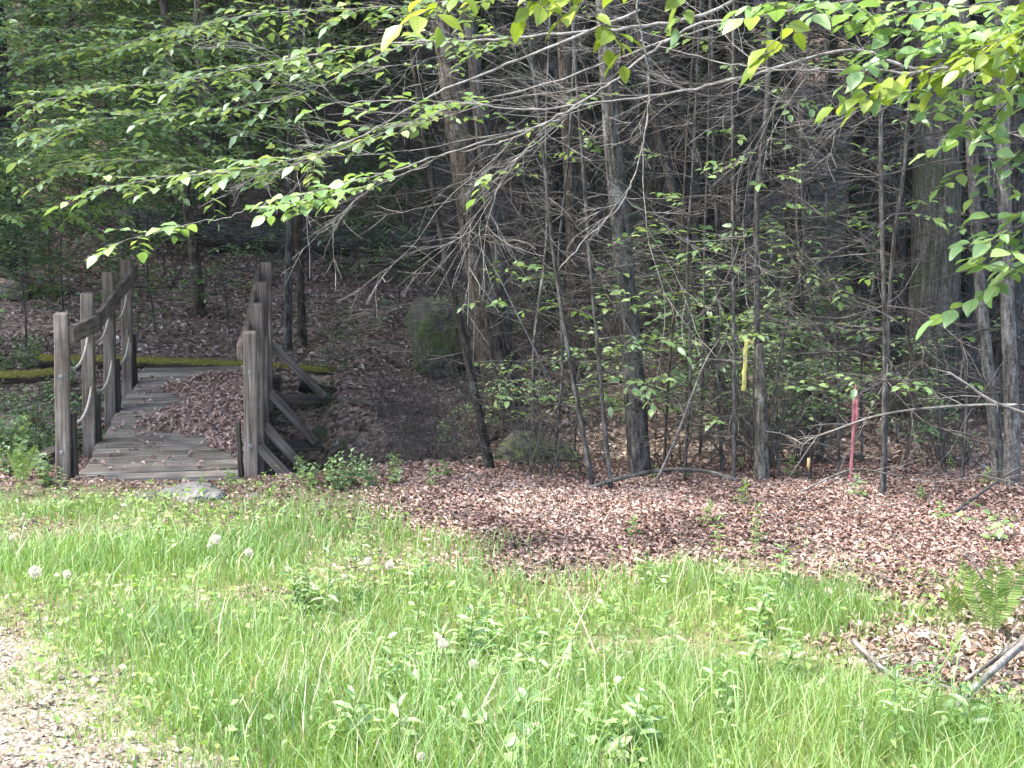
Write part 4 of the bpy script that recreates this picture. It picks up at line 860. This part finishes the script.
# ------------------------------------------------------------------ GRASS, LITTER (uncountable)
def scatter(n, x0, x1, y0, y1): return rng.uniform(x0, x1, n), rng.uniform(y0, y1, n)
def build_grass():
    b = MB(); n = 480000; x, y = scatter(n, -5.2, 5.2, 2.2, 9.4)
    inside = abs(x) < .40 * y + 1.6; x = x[inside]; y = y[inside]
    gm = grass_mask(x, y); gv = gravel_mask(x, y)
    dens = gm * (1 - .9 * gv) * (.42 + .9 * fbm(x, y, .7, 31)) * np.where(y > 7.2, .8, 1) 
    dry = fbm(x, y, .55, 77)
    dens = dens * (1 - .6 * sst(.52, .68, dry) * sst(4.4, 5.0, y)) * (1 - .72 * sst(5.7, 7.5, y) * (1 - .45 * sst(-.8, -1.6, x))) * (.78 + .55 * (1 - sst(4.5, 5.3, y)))
    bl = (x + 2.03) * .99 + (y - 8.7) * .137; ba = (y - 8.7) * .99 - (x + 2.03) * .137; dens = dens * ~((abs(bl) < .66) & (ba > -.05))
    dens *= 1 - .55 * np.exp(-(((x - 1.72) / .5) ** 2 + ((y - 4.45) / .35) ** 2))
    dens += (.012 + .05 * sst(.5, .7, fbm(x, y, .6, 88))) * (1 - gm) * (y < 7.6)
    k = rng.uniform(0, 1, len(x)) < dens; x = x[k]; y = y[k]; gv = gv[k]; gm = gm[k]; n = len(x)
    # keep the deck and its doorstep clear
    z = zg(x, y); tall = fbm(x, y, .8, 55) + .24 * (1 - sst(4.2, 5.1, y))
    
    H = (.04 + (.125 + .04 * (1 - sst(3.9, 4.8, y))) * sst(.3, .75, tall)) * rng.gamma(6, .14, n) * (1 - .6 * gv) * (.3 + .7 * gm)
    H *= 1 - .62 * np.exp(-(((x - 1.72) / .55) ** 2 + ((y - 4.45) / .38) ** 2))
    H *= (1 - .35 * sst(6.2, 7.6, y)) * (1 - .42 * sst(7.4, 8.3, y))
    bare = sst(.0, .5, -(2.45 - 1.3 * x - y) / 1.64 ) * .55 + .45; H *= bare
    a = rng.uniform(0, 6.28, n); lean = rng.uniform(.1, .75, n) * H; wd = rng.uniform(.0015, .0036, n) * (1 + .35 * sst(4.5, 8, y))
    p0 = np.stack([x, y, z - .01], -1); out = np.stack([np.cos(a), np.sin(a), 0 * a], -1)
    fa = rng.uniform(0, 6.28, n); sd_ = np.stack([np.cos(fa), np.sin(fa) * .5, 0 * fa], -1)
    p1 = p0 + out * (lean * .28)[:, None] + np.array([0, 0, 1]) * (H * .55)[:, None]; p2 = p0 + out * lean[:, None] + np.array([0, 0, 1]) * (H * rng.uniform(.75, 1.0, n))[:, None]
    w_ = wd[:, None]
    V = np.stack([p0 - sd_ * w_, p0 + sd_ * w_, p1 + sd_ * w_ * .8, p1 - sd_ * w_ * .8, p2], 1)
    bs = np.arange(n)[:, None] * 5
    hue = np.clip(.18 + .75 * fbm(x, y, .45, 91) + rng.normal(0, .12, n), 0, .89); st_ = rng.uniform(0, 1, n) < .05 + .12 * sst(.5, .7, fbm(x, y, .55, 77)); hue = np.where(st_, rng.uniform(.92, 1, n), hue)
    b.add(V, bs + np.array([[0, 1, 2, 3]]), bs + np.array([[3, 2, 4]]), None, np.repeat(hue, 5))
    # low clover-like leaves between the blades
    m = 26000; cx, cy = scatter(m, -4.5, 4.5, 2.4, 8.6); ok = (abs(cx) < .40 * cy + 1.2) & (rng.uniform(0, 1, m) < grass_mask(cx, cy) * (1 - .8 * gravel_mask(cx, cy)) * sst(.42, .66, fbm(cx, cy, .6, 41))); cx = cx[ok]; cy = cy[ok]; m = len(cx)
    pp = np.stack([cx, cy, zg(cx, cy) + rng.uniform(.01, .11, m)], -1); dd = rng.normal(0, 1, (m, 3)); dd[:, 2] = rng.uniform(-.2, .6, m); nn = np.array([0, 0, 1.]) + rng.normal(0, .4, (m, 3)); L = rng.uniform(.018, .045, m)
    b.leaves(pp, dd, nn, L, L * .6, rng.uniform(.3, .85, m), 0)
    o = kind(tag(b.build('grass', M['grass']), 'bright green rough grass covering the foreground clearing', 'grass'), 'stuff')
build_grass()
def build_litter(name, label, n, box, dens, size, mat, lift=.01, flat=.3, nj=.36):
    x, y = scatter(n, *box); bl = (x + 2.03) * .99 + (y - 8.7) * .137; ba = (y - 8.7) * .99 - (x + 2.03) * .137
    k = (abs(x) < .42 * y + 1.6) & (rng.uniform(0, 1, n) < dens(x, y)) & ~((abs(bl) < .70) & (ba > -.06) & (ba < 3.8)); x = x[k]; y = y[k]; n = len(x)
    p = np.stack([x, y, zg(x, y) + rng.uniform(.002, lift, n)], -1); d = rng.normal(0, 1, (n, 3)); d[:, 2] *= flat; nn = np.array([0, 0, 1.]) + rng.normal(0, nj, (n, 3)); L = rng.uniform(*size, n)
    b = MB(); b.leaves(p, d, nn, L, L * rng.uniform(.35, .75, n), np.clip(rng.beta(1.6, 2.0, n) + (fbm(x, y, .45, 71) - .5) * .9, 0, 1), 1, .28)
    kind(tag(b.build(name, M[mat], None, smooth=False), label, 'leaves'), 'stuff')
build_litter('leaf_litter', 'reddish brown dead leaves strewn between the grass and the wood', 190000, (-5, 5.5, 5.2, 9.6), lambda x, y: (.9 * (1 - grass_mask(x, y)) + .03) * (.35 + .65 * sst(-1.9, -.9, x)) * (.55 + .7 * fbm(x, y, .5, 17)) * sst(5.45, 5.75, y), (.013, .048), 'litter', .018, .14, .2)
build_litter('leaf_litter', 'dull brown leaf litter covering the shaded wood floor and bank', 75000, (-8.5, 8.5, 9.4, 21), lambda x, y: .75 * (.35 + fbm(x, y, 1.6, 14)) * np.where(y < 13, 1, .8), (.04, .085), 'litter_wood', .03)
build_litter('leaf_litter', 'pale dry leaves and bits in the patch at the lower right', 16000, (.7, 3.6, 4.1, 5.75), lambda x, y: .9 * (1 - grass_mask(x, y)), (.025, .06), 'litter_pale', .03)
build_litter('leaf_litter', 'thin scatter of pale leaf bits over the gravel and thin grass', 52000, (-4, 3.5, 2.6, 8.8), lambda x, y: .10 + .5 * sst(6.2, 7.6, y) * (fbm(x, y, .6, 19) > .42) * sst(-2.4, -1.4, x) + .6 * sst(.5, .66, fbm(x, y, .55, 77)) * (y > 3.5), (.012, .035), 'litter_pale', .02)
def build_twig_litter():
    b = MB()
    for i in range(900):
        y = rng.uniform(5.6, 13); x = rng.uniform(-.42, .42) * y
        if grass_mask(x, y) > .6 or (abs((x + 2.03) * .99 + (y - 8.7) * .137) < .75 and y > 8.5): continue
        L = rng.uniform(.05, .28); a = rng.uniform(0, 6.28); n = 5; pts = []; q = np.array([x, y])
        for k in range(n): pts.append([q[0], q[1], float(zg(q[0], q[1])) + rng.uniform(.012, .035)]); a += rng.normal(0, .25); q = q + np.array([math.cos(a), math.sin(a)]) * L / n
        b.tube(pts, np.linspace(rng.uniform(.0015, .004), .001, n), 4, rnd=rng.uniform(), cap=False)
    kind(tag(b.build('twig_litter', M['twig']), 'small broken grey twigs scattered through the dead leaves', 'twigs'), 'stuff')
build_twig_litter()
# gravel stones
def build_gravel():
    n = 26000; x, y = scatter(n, -4.5, .8, 2.2, 6.6); k = rng.uniform(0, 1, n) < gravel_mask(x, y) * .9; x = x[k]; y = y[k]; n = len(x)
    s = rng.uniform(.004, .012, n) * np.where(rng.uniform(0, 1, n) < .05, 1.8, 1); O = np.array([[1, 0, 0], [0, 1, 0], [-1, 0, 0], [0, -1, 0], [0, 0, .7], [0, 0, -.7]]); T = np.array([[0, 1, 4], [1, 2, 4], [2, 3, 4], [3, 0, 4], [1, 0, 5], [2, 1, 5], [3, 2, 5], [0, 3, 5]])
    c = np.stack([x, y, zg(x, y) + s * .3], -1); V = c[:, None] + O[None] * s[:, None, None] * rng.uniform(.6, 1.3, (n, 6, 1))
    b = MB(); b.add(V, None, (np.arange(n)[:, None, None] * 6 + T[None]).reshape(-1, 3), None, np.repeat(rng.uniform(0, 1, n), 6))
    k = N('gravel_stone'); k.pbsdf(k.ramp(k.attr('rnd').outputs['Fac'], [(0, (.18, .148, .12)), (.5, (.30, .252, .208)), (1, (.44, .395, .345))]), .9)
    kind(tag(b.build('gravel', k.m, None, smooth=False), 'pale loose gravel of the track at the lower left', 'gravel'), 'stuff')
build_gravel()

# ------------------------------------------------------------------ WEEDS, FERNS, DANDELION CLOCKS
def weed_proto(H, nl, ll, ww, mat, ns=1, name='weed_plant'):
    t = thing(name, 'x', 'weed'); sb = MB(); lb = MB()
    for s in range(ns):
        a = rng.uniform(0, 6.28); st = wander((rng.uniform(-.04, .04) * (ns > 1), rng.uniform(-.04, .04) * (ns > 1), -.01), (math.cos(a) * .25, math.sin(a) * .25, 1), H * rng.uniform(.7, 1.1), 8, .06, .02); sb.tube(st, np.linspace(.003, .0015, 9), 5, cap=False)
        Pp = []; Dd = []; Nn = []; Ll = []
        for i in range(nl):
            f = .12 + .86 * i / (nl - 1); k = min(int(f * 8), 7); q = st[k] + (st[k + 1] - st[k]) * (f * 8 - k); an = i * 2.4 + rng.uniform(-.4, .4)
            Pp.append(q); Dd.append((math.cos(an), math.sin(an), rng.uniform(-.1, .5) + .5 * (f > .85))); Nn.append(np.array([0, 0, 1.]) + rng.normal(0, .25, 3)); Ll.append(ll * (1.15 - .55 * f) * rng.uniform(.8, 1.15))
        Ll = np.array(Ll); lb.leaves(Pp, Dd, Nn, Ll, Ll * ww, rng.uniform(.2, 1, nl), 1, .12)
    sb.build('stem', M['stalk'], t); lb.build('leaves', M[mat], t); return t
WE = [weed_proto(.26, 14, .085, .30, 'weed', 2), weed_proto(.14, 8, .085, .62, 'weed', 3), weed_proto(.34, 18, .075, .22, 'weed', 1), weed_proto(.30, 12, .075, .6, 'beech_mid', 5), weed_proto(.16, 8, .06, .6, 'beech_near', 2, 'leafy_seedling')]
WL = ['upright green weed with narrow leaves standing in the grass', 'low broad-leaved weed in the grass', 'tall slender narrow-leaved weed in the grass', 'lush dark green weed clump in the shade by the ditch', 'small bright-leaved seedling growing from the leaf litter']
WG = ['upright narrow-leaved weeds', 'low broad-leaved weeds', 'tall slender weeds', 'weed clumps along the ditch', 'seedlings in the leaf litter']
uw = set()
def put_weed(i, q, s=1.0):
    rz = rng.uniform(0, 6.28); loc = tuple(q)
    if i not in uw: uw.add(i); o = WE[i]; o.location = loc; o.rotation_euler = (0, 0, rz); o.scale = (s,) * 3; o['label'] = WL[i]; o['group'] = WG[i]
    else: copy_thing(WE[i], loc, rz, s, WL[i], WG[i])
for k in range(64):
    u, v = rng.uniform(300, 1020), rng.uniform(590, 790)
    q = G(u, v) if v < 760 else G(u, 760)
    if u > 800 and v < 715: continue
    put_weed(int(rng.choice([0, 0, 2])), q, rng.uniform(.7, 1.2))
for k in range(24):
    u, v = rng.uniform(380, 680), rng.uniform(665, 790); put_weed(1, G(u, min(v, 775)), rng.uniform(.6, 1.15))
for u, v in [(360, 560), (345, 570), (372, 548), (480, 590), (470, 600), (720, 560), (760, 545), (755, 560), (60, 500), (25, 495)]: put_weed(2, G(u, v), rng.uniform(.6, .9))
for k in range(60):
    y = rng.uniform(9.2, 13.0); u = rng.uniform(-70, 62); put_weed(3, on(pxs(u, y), y), rng.uniform(.7, 1.3))
for u, v in [(310, 487), (330, 484), (352, 487), (372, 488), (395, 485), (300, 480), (340, 492), (362, 480), (20, 480), (8, 475), (45, 486), (40, 478)]: put_weed(3, G(u, v), rng.uniform(.45, .8))
for u, v in [(225, 482), (236, 486), (168, 476), (420, 445), (450, 478), (630, 535), (700, 525), (575, 470), (790, 478), (740, 470), (690, 478), (925, 500), (860, 500), (980, 485), (540, 455), (955, 470), (650, 480), (408, 430), (345, 450), (430, 488), (735, 505), (1000, 545), (945, 520)]: put_weed(4, G(u, v), rng.uniform(.6, 1.1))

def fern_proto(nf, L):
    t = thing('fern', 'x', 'fern')
    for f in range(nf):
        lb = MB(); a = 6.28 * f / nf + rng.uniform(-.4, .4); st = wander((0, 0, 0), (math.cos(a) * .28, math.sin(a) * .28, 1), L * rng.uniform(.75, 1.1), 16, .03, -.045); lb.tube(st, np.linspace(.0025, .0008, 17), 4, cap=False, rnd=.6)
        Pp = []; Dd = []; Nn = []; Ll = []
        for i2 in range(6, 33):
            i = i2 // 2; d = unit(st[i] - st[i - 1]); h = unit(np.cross(d, [math.cos(a) * .4, math.sin(a) * .4, 1]))
            for s in (-1, 1): Pp.append(st[i] - (st[i] - st[i - 1]) * (.5 * (i2 % 2))); Dd.append(d * .35 + h * s); Nn.append(np.cross(h, d) * -1 + rng.normal(0, .1, 3)); Ll.append(L * .17 * math.sin(math.pi * (.12 + .86 * (i - 2) / 15)) * rng.uniform(.85, 1.1))
        Ll = np.array(Ll); lb.leaves(Pp, Dd, Nn, Ll, np.maximum(Ll * .22, .005), rng.uniform(.2, 1, len(Ll)), 1, .05); lb.build('frond', M['fern'], t)
    return t
F0 = fern_proto(3, .40); q = G(992, 640); F0.location = q; F0['label'] = 'tall bright green fern at the right edge of the leaf patch'
F0.name = 'fern'
copy_thing(F0, G(955, 622), 1.2, .6, 'small pale fern left of the tall bright fern'); copy_thing(F0, G(948, 668), 2.2, .4, 'tiny yellow-green fern low in the pale leaf patch')
copy_thing(F0, G(25, 486), .4, .75, 'fern in the grass before the left bridge post'); copy_thing(F0, on(-4.2, 11.3), 2.0, 1.0, 'fern among ditch weeds left of the bridge')

def dandelion(H):
    t = thing('dandelion_clock', 'x', 'dandelion'); b = MB(); st = wander((0, 0, 0), (rng.uniform(-.1, .1), rng.uniform(-.1, .1), 1), H, 6, .04); b.tube(st, .002, 5, cap=False); b.build('stem', M['stalk'], t)
    b = MB(); n = 120; d = rng.normal(0, 1, (n, 3)); d /= np.linalg.norm(d, axis=1)[:, None]; c = st[-1] + np.array([0, 0, .004])
    for v in d:
        b.tube([c + v * .004, c + v * .017], .00035, 3, cap=False); s = unit(np.cross(v, rng.normal(0, 1, 3))); e = np.cross(v, s); k = 5
        an = np.arange(k) * 2 * math.pi / k; V = [c + v * .017] + [c + v * rng.uniform(.016, .0215) + (s * math.cos(q) + e * math.sin(q)) * .0034 * rng.uniform(.5, 1.2) for q in an]
        b.add(V, None, [[0, 1 + i, 1 + (i + 1) % k] for i in range(k)])
    b.build('seed_head', M['puff'], t, smooth=False); return t
D0 = dandelion(.20); spotsD = [(37, 573, 1.3, 'largest white dandelion clock, at the far left of the grass'), (67, 575, .9, 'small dandelion clock just right of the largest one'), (215, 540, 1.15, 'white dandelion clock in the grass below the pale rock'), (250, 553, .95, 'dull dandelion clock right of the one below the rock'), (367, 562, .95, 'dandelion clock, left one of the close pair in mid grass'), (391, 566, 1.0, 'dandelion clock, right one of the close pair in mid grass'), (444, 645, .95, 'nearest dandelion clock standing among foreground weeds'), (13, 538, .75, 'small faint dandelion clock at the left edge of the grass'), (210, 546, .6, 'tiny dandelion clock beside the one below the rock'), (345, 577, .6, 'tiny greyish dandelion clock left of the close pair'), (472, 664, .8, 'pale dandelion clock right of the nearest one'), (420, 757, .7, 'white flower head low in the weeds at the bottom edge')]
for i, (u, v, s, lab) in enumerate(spotsD):
    hpx = .20 * s; q = P(u, v, 6.0)
    # stand where the head appears at (u, v): solve on the ground
    d = ray(u, v); ys = np.linspace(3.0, 9, 4000); tt = ys / d[1]; hz = CO[2] + d[2] * tt - zg(d[0] * tt, ys); k = int(np.argmin(abs(hz - hpx))); loc = np.array([d[0] * tt[k], ys[k], float(zg(d[0] * tt[k], ys[k]))])
    if i == 0: D0.location = loc; D0.scale = (s,) * 3; D0['label'] = lab; D0['group'] = 'dandelion clocks in the grass'
    else: copy_thing(D0, loc, rng.uniform(0, 6), s, lab, 'dandelion clocks in the grass')
# dry straw stalks
def stalk(label, a, c):
    b = MB(); b.tube(smooth_path([np.zeros(3), (c - a) * .5 + np.array([0, 0, .03]), c - a], 10), np.linspace(.003, .0012, 10), 5); o = b.build('dry_stalk', M['straw']); o.location = a; tag(o, label, 'stalk')
stalk('long pale dry stalk leaning right above the foreground grass', G(545, 715), P(590, 598, 4.6)); stalk('long pale dry stalk leaning left and crossing the other one', G(610, 695), P(566, 590, 5.0))
